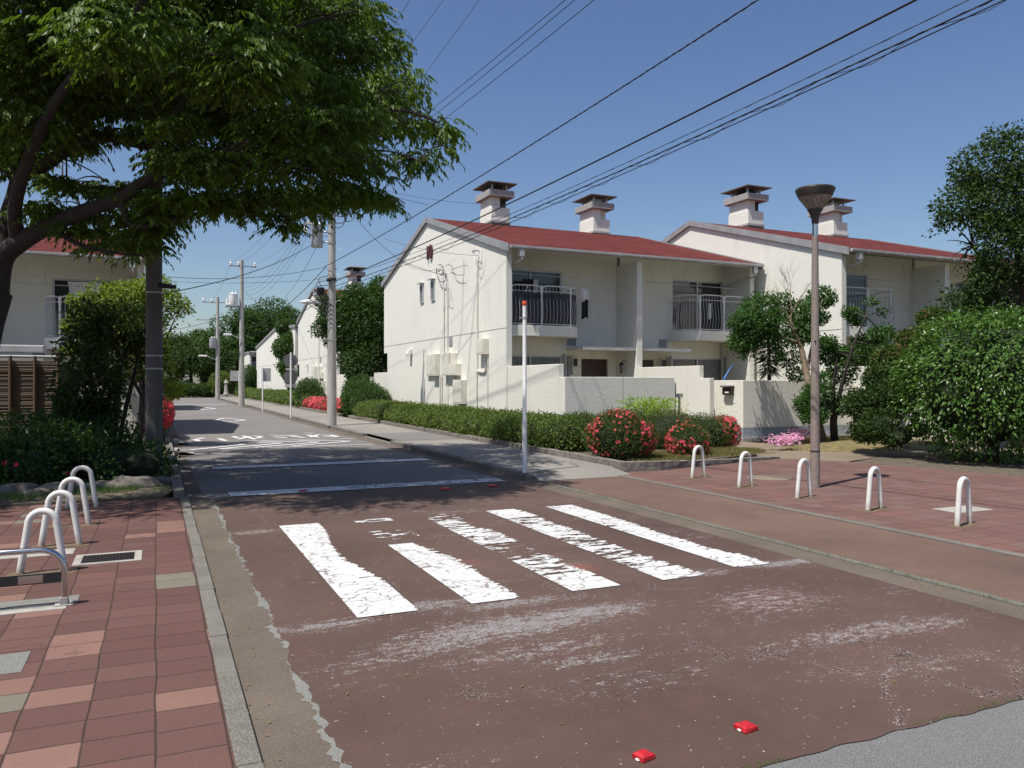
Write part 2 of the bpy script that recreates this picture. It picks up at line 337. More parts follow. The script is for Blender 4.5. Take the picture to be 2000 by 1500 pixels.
def smoothpts(pts, k=4):
    pts = [Vector(p) for p in pts]; out = []
    for i in range(len(pts)-1):
        p0 = pts[max(i-1, 0)]; p1 = pts[i]; p2 = pts[i+1]; p3 = pts[min(i+2, len(pts)-1)]
        for j in range(k):
            t_ = j/k; out.append(.5*((2*p1)+(p2-p0)*t_+(2*p0-5*p1+4*p2-p3)*t_*t_+(3*p1-p0-3*p2+p3)*t_**3))
    out.append(pts[-1]); return out
def lerps(a, b, n): return [a+(b-a)*i/(n-1) for i in range(n)]
def children(o): return [c for c in bpy.data.objects if c.parent == o]
def copy_tree(o, delta=None, parent=None, kids=None):
    if kids is None:
        kids = {}
        for c in bpy.data.objects:
            if c.parent: kids.setdefault(c.parent.name, []).append(c)
    c = o.copy(); C.objects.link(c); c.parent = parent
    if delta is not None: c.location = Vector(o.location)+Vector(delta)
    for ch in kids.get(o.name, []): copy_tree(ch, None, c, kids)
    return c
# ------------------------------------------------------------------ leaves
def nrm(a): return a/np.maximum(np.linalg.norm(a, axis=1, keepdims=True), 1e-9)
def leafmesh(name, Pn, D, N, L, W, mat, parent=None, fold=.15, root=None):
    n = len(Pn); D = nrm(D); S = nrm(np.cross(D, N)); U = np.cross(S, D)
    L = np.broadcast_to(np.asarray(L, float).reshape(-1, 1), (n, 1)); W = np.broadcast_to(np.asarray(W, float).reshape(-1, 1), (n, 1))
    off = wloc(parent) if parent else Vector(root or (0, 0, 0))
    B = Pn-np.array(off)
    V = np.empty((n, 4, 3)); V[:, 0] = B; V[:, 1] = B+D*L*.45+S*W*.5+U*W*fold; V[:, 2] = B+D*L-U*L*.08; V[:, 3] = B+D*L*.45-S*W*.5+U*W*fold
    me = bpy.data.meshes.new(name); me.vertices.add(n*4); me.vertices.foreach_set('co', V.reshape(-1).astype(np.float32))
    idx = (np.arange(n)*4)[:, None]+np.array([0, 1, 2, 0, 2, 3])[None]
    me.loops.add(n*6); me.loops.foreach_set('vertex_index', idx.reshape(-1).astype(np.int32))
    me.polygons.add(n*2); me.polygons.foreach_set('loop_start', (np.arange(n*2)*3).astype(np.int32))
    try: me.polygons.foreach_set('loop_total', np.full(n*2, 3, np.int32))
    except Exception: pass
    me.update(calc_edges=True); me.materials.append(MAT[mat])
    o = bpy.data.objects.new(name, me); C.objects.link(o)
    if parent: o.parent = parent
    elif root: o.location = off
    return o
KW = rng.normal(size=(14, 3)); KP = rng.uniform(0, 6.28, 14)
def pnoise(Pn, f):
    s = np.zeros(len(Pn))
    for k, p in zip(KW, KP): s += np.sin(Pn@(k*f)+p)
    return s/3.7
def ellip(n, c, r, lo=.6, hi=1.0):
    d = nrm(rng.normal(size=(n, 3))); q = rng.uniform(lo**3, hi**3, (n, 1))**(1/3)
    return np.array(c)+d*q*np.array(r), d
def cloud(clumps, n, lo=.55, gap=-.5, gf=2.2, jitter=.12):
    """clumps [(centre, (rx,ry,rz))] -> points, outward dirs"""
    ar = np.array([r[0]*r[1]+r[0]*r[2]+r[1]*r[2] for _, r in clumps]); cnt = np.maximum((n*1.4*ar/ar.sum()).astype(int), 8)
    Ps, Ds = [], []
    for (c, r), k in zip(clumps, cnt):
        p, d = ellip(k, c, r, lo, 1.08); Ps.append(p); Ds.append(d)
    Pn = np.vstack(Ps); Dn = np.vstack(Ds)
    keep = pnoise(Pn, gf) > gap+rng.normal(size=len(Pn))*.15
    Pn = Pn[keep]; Dn = Dn[keep]; Pn += rng.normal(size=Pn.shape)*jitter*.3
    return Pn, Dn
def leafcloud(name, clumps, n, L, W, mat, parent, lo=.55, gap=-.5, gf=2.2, droop=.2, up=.4, **k):
    Pn, Dn = cloud(clumps, n, lo, gap, gf); m = len(Pn)
    D = Dn*.8+rng.normal(size=(m, 3))*.6; D[:, 2] -= droop
    N = Dn*.5+rng.normal(size=(m, 3))*.5; N[:, 2] += up
    s = rng.uniform(.7, 1.25, m)
    return leafmesh(name, Pn, D, N, L*s, W*s, mat, parent, **k)
def sub_clumps(c, r, k, rs=.38, seed=0):
    g = np.random.default_rng(seed); out = []
    for i in range(k):
        d = g.normal(size=3); d /= np.linalg.norm(d); q = g.uniform(.45, .8)
        s = g.uniform(.75, 1.25)*rs
        out.append((tuple(np.array(c)+d*q*np.array(r)), tuple(np.array(r)*s)))
    return out
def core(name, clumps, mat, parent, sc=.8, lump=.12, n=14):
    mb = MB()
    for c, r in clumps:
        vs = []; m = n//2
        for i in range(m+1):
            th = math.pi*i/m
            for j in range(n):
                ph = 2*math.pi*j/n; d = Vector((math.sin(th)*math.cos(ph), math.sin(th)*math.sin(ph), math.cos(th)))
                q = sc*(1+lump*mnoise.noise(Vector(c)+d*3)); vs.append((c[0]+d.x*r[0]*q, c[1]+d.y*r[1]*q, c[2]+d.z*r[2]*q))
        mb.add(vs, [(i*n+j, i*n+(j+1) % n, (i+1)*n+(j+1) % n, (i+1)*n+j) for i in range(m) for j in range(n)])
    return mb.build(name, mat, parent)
def flowers(name, Pn, Dn, r, mat, parent, root=None):
    """five-petal blossoms"""
    m = len(Pn); Dn = nrm(Dn); a = nrm(np.cross(Dn, rng.normal(size=(m, 3)))); b = np.cross(Dn, a)
    PP, DD, NN = [], [], []
    for k in range(5):
        t_ = 2*math.pi*k/5; d = a*math.cos(t_)+b*math.sin(t_)
        PP.append(Pn); DD.append(d+Dn*.35); NN.append(Dn)
    s = np.tile(rng.uniform(.75, 1.25, m), 5)
    o = leafmesh(name, np.vstack(PP), np.vstack(DD), np.vstack(NN), r*s, r*.75*s, mat, parent, fold=.05, root=root)
    o['kind'] = 'stuff'; return o
exec_order = []
# ================================================================== GROUND AND ROADS
def sheet(name, poly, z, mat, zb=None):
    mb = MB()
    if zb is None: mb.poly([(x, y, z) for x, y in poly])
    else: mb.prismZ(poly, zb, z)
    return struct(mb.build(name, mat))
def rect(x0, x1, y0, y1): return [(x0, y0), (x1, y0), (x1, y1), (x0, y1)]
sheet('ground', rect(-1200, 1200, -600, 1800), -.03, 'earth')
sheet('road', rect(.35, 5.6, 11.2, 92), 0.0, 'asphalt')
sheet('side_road', rect(-30, 40, -12, 2.62), .001, 'asphaltfine')
# left pavement, kerb and gutter
sheet('left_pavement', rect(-9, .30, 2.62, 11.7), .030, 'tileL', -.2)
mb = MB(); y = 1.6; i = 0
while y < 11.6:
    l = .6; j = random.uniform(-.004, .004); mb.box(.302+j, .405+j, y, y+l-.006, -.2, .034+random.uniform(-.002, .003)); y += l
struct(mb.build('left_kerb', 'kerb', bevel=.006))
mb = MB(); y = 11.65
while y < 90:
    mb.box(.22, .36, y, y+.594, -.2, .11); y += .6
struct(mb.build('far_left_kerb', 'kerb', bevel=.01))
sheet('left_gutter', rect(.408, .76, 1.6, 11.7), .003, 'gutter_c')
sheet('far_left_gutter', rect(.362, .60, 11.7, 90), .004, 'gutter_c')
def ragged(x0, y0, y1, amp, seed, step=.02, amp2=.02):
    out = []; y = y0
    while y <= y1:
        out.append((x0+amp*mnoise.noise(Vector((seed, y*3.0, 0)))+amp2*mnoise.noise(Vector((seed, y*22, 5)))*1.3, y)); y += step
    return out
L1 = ragged(.69, 1.6, 11.65, .04, 1.5, amp2=.03); L2 = ragged(.715, 1.6, 11.65, .035, 9.5, amp2=.03)
L1 = [(min(a[0], b[0]-.002), a[1]) for a, b in zip(L1, L2)]
mb = MB()
for i in range(len(L1)-1): mb.poly([(L1[i][0], L1[i][1], .0055), (L2[i][0]+.012, L2[i][1], .0055), (L2[i+1][0]+.012, L2[i+1][1], .0055), (L1[i+1][0], L1[i+1][1], .0055)])
struct(mb.build('crumbled_edge', 'gravelgrey'))
# brown crossing surface, fine grid carrying the painted wear
GB = [  # (px,py, rx m, ry m, grey, red)
 (1000, 1225, .75, .22, .62, .2), (880, 1255, .6, .2, .5, .2), (1130, 1200, .55, .16, .62, .1), (1060, 1270, .7, .15, .42, .2), (760, 1290, .5, .12, .4, .1),
 (830, 1185, .35, .1, .6, .0), (640, 1222, .4, .08, .6, .0), (500, 1040, .5, .12, .5, .1), (1130, 1110, .2, .2, .1, .62), (900, 1100, .3, .3, .1, .45),
 (1500, 1175, .55, .35, .42, .5), (1690, 1235, .8, .14, .48, .48), (1800, 1225, .5, .1, .5, .2), (1540, 1100, .45, .1, .62, .0), (1000, 1180, .5, .1, .55, .1),
 (1380, 1120, .3, .1, .5, .0), (1150, 1290, .4, .1, .45, .15), (1250, 1330, .5, .15, .32, .15), (700, 1000, .5, .15, .3, .3), (1300, 1040, .5, .3, .25, .25),
 (1580, 1060, .5, .2, .3, .3), (900, 1000, .6, .2, .35, .25), (650, 1350, .5, .2, .2, .25), (1800, 1300, .6, .2, .25, .2), (1100, 980, .6, .25, .3, .3), (1430, 1010, .5, .2, .3, .3)]
GBw = [(*G(a, b).xy, c*1.25, d*1.35, e, f) for a, b, c, d, e, f in GB]
gq_ = np.random.default_rng(21)
for _ in range(46): GBw.append((gq_.uniform(.9, 5.2), gq_.uniform(3.0, 11.4), gq_.uniform(.15, .6), gq_.uniform(.06, .2), gq_.uniform(.1, .36), gq_.uniform(0, .4)))
xs = np.arange(.70, 5.301, .05); xs[-1] = 5.3; ys = np.arange(2.56, 11.601, .05); ys[-1] = 11.6
NX, NY = len(xs), len(ys); XX, YY = np.meshgrid(xs, ys)
for i in range(NY):
    yv = ys[i]; j = int(np.clip((yv-1.6)/.02, 0, len(L2)-1)); XX[i, 0] = L2[j][0]
YY[0, :] += (np.array([mnoise.noise(Vector((x*6, 0, 3))) for x in xs])*.025)
wr = np.zeros((NY, NX)); wg = np.zeros((NY, NX))
for cx, cy, rx, ry, a, b_ in GBw:
    q = np.exp(-(((XX-cx)/rx)**2+((YY-cy)/ry)**2)); wr = np.maximum(wr, a*q); wg = np.maximum(wg, b_*q)
Vn = np.stack([XX, YY, np.full_like(XX, .006)], -1).reshape(-1, 3)
ff = [(i*NX+j, i*NX+j+1, (i+1)*NX+j+1, (i+1)*NX+j) for i in range(NY-1) for j in range(NX-1)]
me = bpy.data.meshes.new('brown_crossing'); me.from_pydata(Vn.tolist(), [], ff); me.materials.append(MAT['brown'])
ca = me.color_attributes.new('wear', 'FLOAT_COLOR', 'POINT'); cc = np.zeros((NX*NY, 4), np.float32); cc[:, 0] = wr.reshape(-1); cc[:, 1] = wg.reshape(-1); cc[:, 3] = 1
ca.data.foreach_set('color', cc.reshape(-1))
o = bpy.data.objects.new('brown_crossing', me); C.objects.link(o); struct(o)
# right kerb, strips and pavement
sheet('right_gutter', rect(5.305, 5.60, 2.62, 11.5), .006, 'gutter_c')
mb = MB(); y = 2.62
while y < 11.2: mb.box(5.603, 5.67, y, y+.596, -.2, .022+random.uniform(-.002, .003)); y += .6
struct(mb.build('right_kerb', 'kerb', bevel=.006))
sheet('brown_strip', rect(5.673, 7.12, 2.62, 11.45), .016, 'brownstrip', -.1)
mb = MB(); y = 2.62
while y < 11.4: mb.box(7.123, 7.22, y, y+.596, -.2, .034); y += .6
struct(mb.build('edging_strip', 'kerb', bevel=.006))
tileR = [(7.223, 2.62), (13.2, 2.62), (13.2, 8.0), (12.9, 9.8), (12.5, 11.6), (11.7, 12.55), (9.4, 12.0), (7.5, 11.75), (7.223, 11.6)]
sheet('right_pavement', tileR, .030, 'tileR', -.2)
sheet('brown_path', [(11.6, 12.62), (12.56, 11.64), (14.4, 12.2), (17.5, 12.0), (24, 12.5), (24, 14.2), (18, 13.9), (15.5, 14.6), (14.5, 15.6), (14.4, 16.85), (12.6, 17.1), (11.2, 15.2)], .012, 'path')
sheet('entrance_path', [(9.2, 13.2), (11.8, 12.9), (12.4, 14.4), (12.9, 17.2), (14.3, 17.9), (14.3, 21), (12.0, 21), (12.0, 16.2)], .008, 'path')
# sidewalk along the houses
KB = MB(); y = 12.0
while y < 88:
    top = .105
    if 19.8 < y+.3 < 22.6: top = .03
    KB.box(5.50, 5.65, y, y+.594, -.2, top+random.uniform(-.003, .003)); y += .6
KB.box(5.50, 5.65, 11.62, 11.994, -.2, .085)
struct(KB.build('far_right_kerb', 'kerb', bevel=.012))
sheet('far_right_gutter', rect(5.2, 5.498, 11.6, 88), .004, 'gutter_c')
mb = MB(); mb.poly([(5.653, 11.35, .02), (7.4, 11.35, .02), (7.4, 12.1, .1), (5.653, 12.1, .1)])
mb.poly([(5.653, 12.1, .1), (7.44, 12.1, .1), (7.44, 88, .1), (5.653, 88, .1)]); struct(mb.build('sidewalk', 'sidewalk'))
sheet('sidewalk_patch', rect(5.655, 7.40, 19.6, 22.9), .104, 'asphalt')
# planting bed soil
sheet('planting_bed', [(7.5, 11.95), (9.3, 12.2), (11.3, 12.75), (12.0, 14.4), (12.3, 17.3), (9.2, 17.3), (9.2, 34), (7.55, 34)], .12, 'bedsoil', -.1)
sheet('left_bed', [(-9, 11.72), (.1, 11.72), (.21, 12.2), (.21, 25), (-9, 25)], .06, 'bedsoil', -.1)
# a low mossy mound under the small trees
mb = MB(); n = 28; c = G(1640, 868); vs = []
for i in range(7):
    q = i/6
    for j in range(n):
        a = 2*math.pi*j/n; rr = 1+.15*mnoise.noise(Vector((math.cos(a)*1.5, math.sin(a)*1.5, 2)))
        vs.append((c.x+.4+math.cos(a)*3.0*q*rr, c.y-.9+math.sin(a)*1.15*q*rr, .015+.17*(1-q*q)))
mb.add(vs, [(i*n+j, (i+1)*n+j, (i+1)*n+(j+1) % n, i*n+(j+1) % n) for i in range(6) for j in range(n)])
struct(mb.build('mossy_mound', plain('moss', (.16, .13, .055), 1, var=.4, scale=6, bumpy=1), smooth=True))
# ---------------------------------------------------------------- road markings
def vn(x, y, s): return mnoise.noise(Vector((x, y, s)))
def stripe_keep(i, u, v, x, y):
    nz = .75*vn(x*5, y*16, i*7.1)+.5*vn(x*16, y*45, i*3.3)+.25*vn(x*2.2, y*4, i+20.)
    if i == 0: b = .9-max(0, u-(.80+.18*math.sin(v*7+.8)))*9 - max(0, .03-u)*20*(v < .9)
    elif i == 1:
        b = (.9-max(0, u-.80+(.32 if v > .38 else 0)*(v-.38)/.2)*7) if v < .6 else (-1.0 if v < .66 else (-.12 if v < .80 else (-1 if v < .95 else .3)))
    elif i == 2:
        b = 1.0 if v < .14 else (.22 if v < .34 else (-.22 if v < .50 else (.38 if v < .72 else (.3-max(0, u-.55)*3 if v < .88 else -.15))))
        b -= max(0, u-.85)*4
    elif i == 3:
        b = .8 if v < .1 else (.25 if v < .84 else .9)
        b -= max(0, u-.82)*5
        if .60 < v < .74: b += .2
    else:
        b = .75-max(0, u-(.66 if .12 < v < .55 else .80))*8
        if .55 < v < .64: b -= .25
    return nz*1.15+.25*vn(x*9, y*70, 4.)*1.3+b > .16
for i in range(5):
    mb = MB(); x0 = 1.24+.825*i; wd = .43; y0, y1 = 5.28, 9.02; nx, ny = 36, 300
    if i == 4: y0 = 5.38
    dx, dy = wd/nx, (y1-y0)/ny; z = .0125
    idx = {}
    def vid(a, b):
        k = (a, b)
        if k not in idx: idx[k] = len(mb.v); mb.v.append((x0+a*dx, y0+b*dy, z))
        return idx[k]
    for b in range(ny):
        for a in range(nx):
            u = (a+.5)/nx; v = (b+.5)/ny
            if stripe_keep(i, u, v, x0+a*dx, y0+b*dy):
                mb.f.append((vid(a, b), vid(a+1, b), vid(a+1, b+1), vid(a, b+1))); mb.mi.append(0)
    struct(mb.build('crosswalk_stripe', 'paint'))
def ribbon(mb, a, b, wdt, z=.0085):
    a = Vector(a); b = Vector(b); d = (b-a); d.z = 0; d.normalize(); s_ = Vector((-d.y, d.x, 0))*wdt/2
    mb.poly([(a.x-s_.x, a.y-s_.y, z), (b.x-s_.x, b.y-s_.y, z), (b.x+s_.x, b.y+s_.y, z), (a.x+s_.x, a.y+s_.y, z)])
def worn_line(x0, x1, yc, wd, seed, thr, name, z=.0125, fn=None):
    mb = MB(); nx, ny = 220, 14; dx = (x1-x0)/nx; dy = wd/ny
    for a in range(nx):
        for b in range(ny):
            x = x0+a*dx; y = yc-wd/2+b*dy
            th = thr+(fn(x) if fn else 0)
            if .6*vn(x*6, y*22, seed)+.4*vn(x*22, y*50, seed) > th: mb.poly([(x, y, z), (x+dx, y, z), (x+dx, y+dy, z), (x, y+dy, z)])
    return struct(mb.build(name, 'paint2'))
worn_line(.95, 5.15, 11.85, .44, 3, -.38, 'stop_line', fn=lambda x: .25 if x > 2.6 else -.2)
worn_line(.95, 5.15, 15.6, .42, 5, -.6, 'white_line')
# diagonal-hatched band (chevrons pointing right)
def cz(x, y): return G(330+x/4.444, 820+y/4.444)
mb = MB()
for a, b, wd in [((150, 206), (420, 214), .10), ((600, 187), (1610, 165), .09), ((430, 256), (1780, 214), .09)]: ribbon(mb, cz(*a), cz(*b), wd)
for tip, lo, up_ in [((660, 217), (180, 265), (370, 212)), ((980, 205), (430, 256), (480, 199)), ((1300, 197), (740, 242), (800, 190)), ((1570, 188), (1060, 231), (1120, 183))]:
    ribbon(mb, cz(*lo), cz(*tip), .17, .0115); ribbon(mb, cz(*up_), cz(*tip), .15, .0145)
struct(mb.build('hatched_marking', 'paint2'))
mb = MB(); z = .0085
for k, pl in enumerate([[(300, 158), (225, 174), (270, 192)], [(430, 163), (495, 185)], [(555, 145), (600, 160)], [(640, 141), (750, 172)], [(705, 146), (600, 172)], [(735, 141), (800, 146), (765, 162), (830, 162)],
    [(870, 134), (1120, 141)], [(905, 148), (1020, 156)], [(930, 163), (1030, 160)], [(1050, 142), (1175, 159)], [(1175, 118), (1255, 120)], [(1200, 134), (1300, 156)], [(1300, 132), (1225, 155)], [(1330, 136), (1400, 135), (1465, 152)], [(1330, 152), (1470, 153)], [(1350, 143), (1420, 148)]]):
    for a, b in zip(pl[:-1], pl[1:]): ribbon(mb, cz(*a), cz(*b), .14, .008+.0006*k); 
struct(mb.build('road_lettering', 'paint2'))
def cq(x, y): return G(320+x/4.4125, 560+y/4.4125)
for pts, wd in [([(435, 1153), (515, 1134), (700, 1150), (600, 1165)], .16), ([(262, 1048), (345, 1040), (447, 1052), (360, 1060)], .2)]:
    mb = MB()
    for k in range(4): ribbon(mb, cq(*pts[k]), cq(*pts[(k+1) % 4]), wd, .0085+.0008*k)
    struct(mb.build('diamond_marking', 'paint2'))
mb = MB(); ribbon(mb, cq(30, 1014), cq(545, 1018), .45); struct(mb.build('far_white_line', 'paint2'))
# red road studs
def stud(p, ang, s, label):
    mb = MB(); ca_, sa_ = math.cos(ang), math.sin(ang); vs = []
    for q, zz in ((1, .004), (.96, .020), (.62, .027)):
        for a, b in ((-1, -1), (1, -1), (1, 1), (-1, 1)):
            j = 1+random.uniform(-.05, .05); x, y = a*s*q*j, b*s*.9*q*j; vs.append((p.x+x*ca_-y*sa_, p.y+x*sa_+y*ca_, .006+zz))
    mb.add(vs, [(i*4+j, i*4+(j+1) % 4, (i+1)*4+(j+1) % 4, (i+1)*4+j) for i in range(2) for j in range(4)]+[(8, 9, 10, 11)])
    q = Vector((p.x-ca_*s*.95, p.y-sa_*s*.95, 0)); mb.add([(q.x-.010, q.y-.010, .011), (q.x+.008, q.y-.012, .012), (q.x+.012, q.y+.006, .026), (q.x-.006, q.y+.012, .011)], [(0, 1, 2, 3)], 1)
    o = mb.build('road_stud', [MAT['studred'], MAT['paint']], root=(p.x, p.y, 0)); tag(o, label, 'road stud', 'red reflective studs on the road')
MAT['studred'] = plain('stud_red', (.42, .012, .018), .5, var=.4, scale=40, bumpy=.5)
stud(G(1257, 1484), .25, .038, 'red square road stud nearest the bottom edge, one corner chipped pale')
stud(G(1457, 1427), .1, .042, 'red square road stud beside the grey asphalt edge, torn at its front')
stud(G(592, 961), .0, .06, 'small red road stud in the tree shade behind the stop line left half')
stud(G(870, 957), .0, .07, 'small red road stud in the tree shade near the middle of the stop line')
stud(G(962, 951), .0, .07, 'small red road stud at the right end of the stop line')
# drains and covers
def flat_grate(p, sx, sy, label):
    t_ = thing('drain_grate', label, 'drain', (p.x, p.y, .03)); mb = MB(); x0, x1, y0, y1 = p.x-sx/2, p.x+sx/2, p.y-sy/2, p.y+sy/2; w_ = .06
    mb.box(x0-w_, x1+w_, y0-w_, y0, 0, .036); mb.box(x0-w_, x1+w_, y1, y1+w_, 0, .036); mb.box(x0-w_, x0, y0, y1, 0, .036); mb.box(x1, x1+w_, y0, y1, 0, .036)
    mb.build('concrete_frame', 'concrete', t_)
    mb = MB(); n = 16
    for i in range(n):
        x = x0+(i+.5)*(x1-x0)/n; mb.box(x-.008, x+.008, y0, y1, .031, .037)
    for i in range(5):
        y = y0+(i)*(y1-y0)/4; mb.box(x0, x1, y-.006, y+.006, .031, .0355)
    mb.build('bars', 'brass', t_); mb = MB(); mb.poly([(x0, y0, .0305), (x1, y0, .0305), (x1, y1, .0305), (x0, y1, .0305)]); mb.build('pit_shade', 'interior', t_)  # flat dark sheet under the bars, shade of the hole painted in
flat_grate(G(212, 1090, .03), .42, .33, 'rusty iron drain grate in a concrete frame on the red tiles')
def cover(p, r, mat, label, name='manhole_cover', sq=None):
    mb = MB()
    if sq: mb.box(p.x-sq[0], p.x+sq[0], p.y-sq[1], p.y+sq[1], .02, .0345)
    else: mb.lathe([(r, 0), (r, .034), (r*.93, .036), (0.01, .036)], (p.x, p.y, 0), 28)
    tag(mb.build(name, mat, root=(p.x, p.y, .03)), label, 'cover')
cover(G(1503, 933, .03), .36, 'path', 'round brown manhole cover set in the red paving beside the lamp post')
cover(G(1880, 995, .03), 0, 'concrete', 'pale square inspection cover behind the rightmost white hoop', 'inspection_cover', (.32, .18))
cover(G(60, 1083, .03), 0, 'concrete', 'pale square inspection cover behind the nearest white hoop', 'inspection_cover', (.35, .13))
# aggregate slabs under the steel hoop, rust plates under the white hoops
mb = MB(); p = G(60, 1178, .03); mb.box(p.x-.55, p.x+.30, p.y-.16, p.y+.10, .02, .0335); struct(mb.build('aggregate_slab', 'gravelgrey'))
mb = MB(); mb.box(p.x-.55, p.x+.24, p.y-.26, p.y-.165, .02, .034); struct(mb.build('footing_slab', 'concrete'))
mb = MB(); q = G(40, 1300, .03); mb.box(q.x-.5, q.x+.02, q.y-.12, q.y+.24, .02, .0335); struct(mb.build('patched_tile', 'gravelgrey'))
# ================================================================== WHITE HOOPS
def make_hoop(p, ang, label, group):
    r = thing('barrier_hoop', label, 'bollard', (p.x, p.y, .03), group)
    ca_, sa_ = math.cos(ang), math.sin(ang); pts = []
    fw, tw, H = .165, .105, .51
    for i in range(5): q = i/4; pts.append((-fw+(fw-tw)*q, (H-tw)*q))
    for i in range(1, 12): a = math.pi*(1-i/12); pts.append((tw*math.cos(a), H-tw+tw*math.sin(a)))
    for i in range(5): q = 1-i/4; pts.append((fw-(fw-tw)*q, (H-tw)*q))
    mb = MB(); mb.tube([(p.x+x*ca_, p.y+x*sa_, .03+z) for x, z in pts], .0285, 14); mb.build('hoop', 'whitearch', r, smooth=True)
    mb = MB()
    for s_ in (-1, 1): mb.lathe([(.04, 0), (.036, .006), (.03, .012)], (p.x+s_*fw*ca_, p.y+s_*fw*sa_, .0335), 16)
    build_each(mb, 'collar', 'rust', r)
    mb = MB(); cs = [(-.25, -.09), (.25, -.09), (.25, .09), (-.25, .09)]
    mb.prismZ([(p.x+x*ca_-y*sa_, p.y+x*sa_+y*ca_) for x, y in cs], .01, .0335); mb.build('base_plate', 'rust', r); return r
gl = 'white hoops on the left pavement'
for (px, py), lb in zip([(83, 1119), (118, 1066), (141, 1027), (160, 993)], ['white hoop on the left pavement, nearest the steel hoop', 'white hoop on the left pavement, second from the steel hoop, beside the drain', 'white hoop on the left pavement, third from the steel hoop', 'white hoop on the left pavement, farthest, in front of the shaded shrubs']):
    make_hoop(G(px, py, .03), rad(-8), lb, gl)
gr_ = 'white hoops on the right pavement'
for (px, py), lb in zip([(1364, 933), (1456, 951), (1570, 972), (1708, 996), (1882, 1026)], ['white hoop in front of the small azalea, farthest left of the right row', 'white hoop beside the round manhole cover', 'white hoop just left of the lamp post', 'white hoop between the lamp post and the rightmost hoop', 'white hoop at the right end of its row, nearest the camera']):
    make_hoop(G(px, py, .03), rad(14), lb, gr_)
# stainless hoop
p = G(42, 1190, .03); r = thing('steel_hoop', 'shiny stainless steel hoop with dark crossbar in the lower left corner', 'bollard', (p.x, p.y, .03))
hw = .26; H = .40; rc = .15; ang = rad(-3); ca_, sa_ = math.cos(ang), math.sin(ang); pts = [(-hw, .06), (-hw, H-rc)]
pts += [(-hw+rc-rc*math.cos(a), H-rc+rc*math.sin(a)) for a in lerps(.15, math.pi/2, 7)]; pts += [(hw-rc+rc*math.sin(a), H-rc+rc*math.cos(a)) for a in lerps(0, math.pi/2-.15, 7)]; pts += [(hw, H-rc), (hw, .06)]
mb = MB(); mb.tube([(p.x+x*ca_, p.y+x*sa_, .03+z) for x, z in pts], .021, 16); mb.build('hoop', 'steel', r, smooth=True)
mb = MB(); mb.box(p.x-hw+.015, p.x+hw-.015, p.y-.006, p.y+.006, .03+.165, .03+.235); mb.build('crossbar', 'darksteel', r)
mb = MB(); mb.box(p.x-.02, p.x+.13, p.y-.0095, p.y-.0065, .03+.173, .03+.228); mb.build('plate', 'steel', r)
for s_ in (-1, 1):
    mb = MB(); x = p.x+s_*hw*ca_; y = p.y+s_*hw*sa_; mb.box(x-.026, x+.026, y-.026, y+.026, .034, .09); mb.box(x-.06, x+.06, y-.035, y+.035, .030, .042); mb.lathe([(.012, 0), (.012, .02), (.004, .022)], (x+.045, y-.02, .04), 8); mb.build('foot', 'concrete', r, bevel=.003)
# ================================================================== HOUSES
def wallgrid(mb, xs_, zs_, holes, y0, y1):
    xs_ = sorted(set(xs_)); zs_ = sorted(set(zs_))
    for a, b in zip(xs_[:-1], xs_[1:]):
        for c, d in zip(zs_[:-1], zs_[1:]):
            if any(h[0] < (a+b)/2 < h[1] and h[2] < (c+d)/2 < h[3] for h in holes): continue
            mb.box(a, b, y0, y1, c, d)
def window(par, x0, x1, z0, z1, y, panes=2, frame='rail', pm=('glass', 'glass'), mull=.045, shutter=None):
    fr = MB(); t_ = .05
    fr.box(x0, x1, y, y+.08, z1-t_, z1); fr.box(x0, x1, y, y+.08, z0, z0+t_); fr.box(x0, x0+t_, y, y+.08, z0+t_, z1-t_); fr.box(x1-t_, x1, y, y+.08, z0+t_, z1-t_)
    xm = (x0+x1)/2; fr.box(xm-mull/2, xm+mull/2, y+.003, y+.075, z0+t_, z1-t_)
    f = fr.build('window', frame, par)
    for a, b, m, dy in ((x0+t_, xm-mull/2, pm[0], .05), (xm+mull/2, x1-t_, pm[1], .03)):
        g_ = MB(); g_.box(a, b, y+dy, y+dy+.01, z0+t_, z1-t_); g_.build('pane', m, f)
    return f
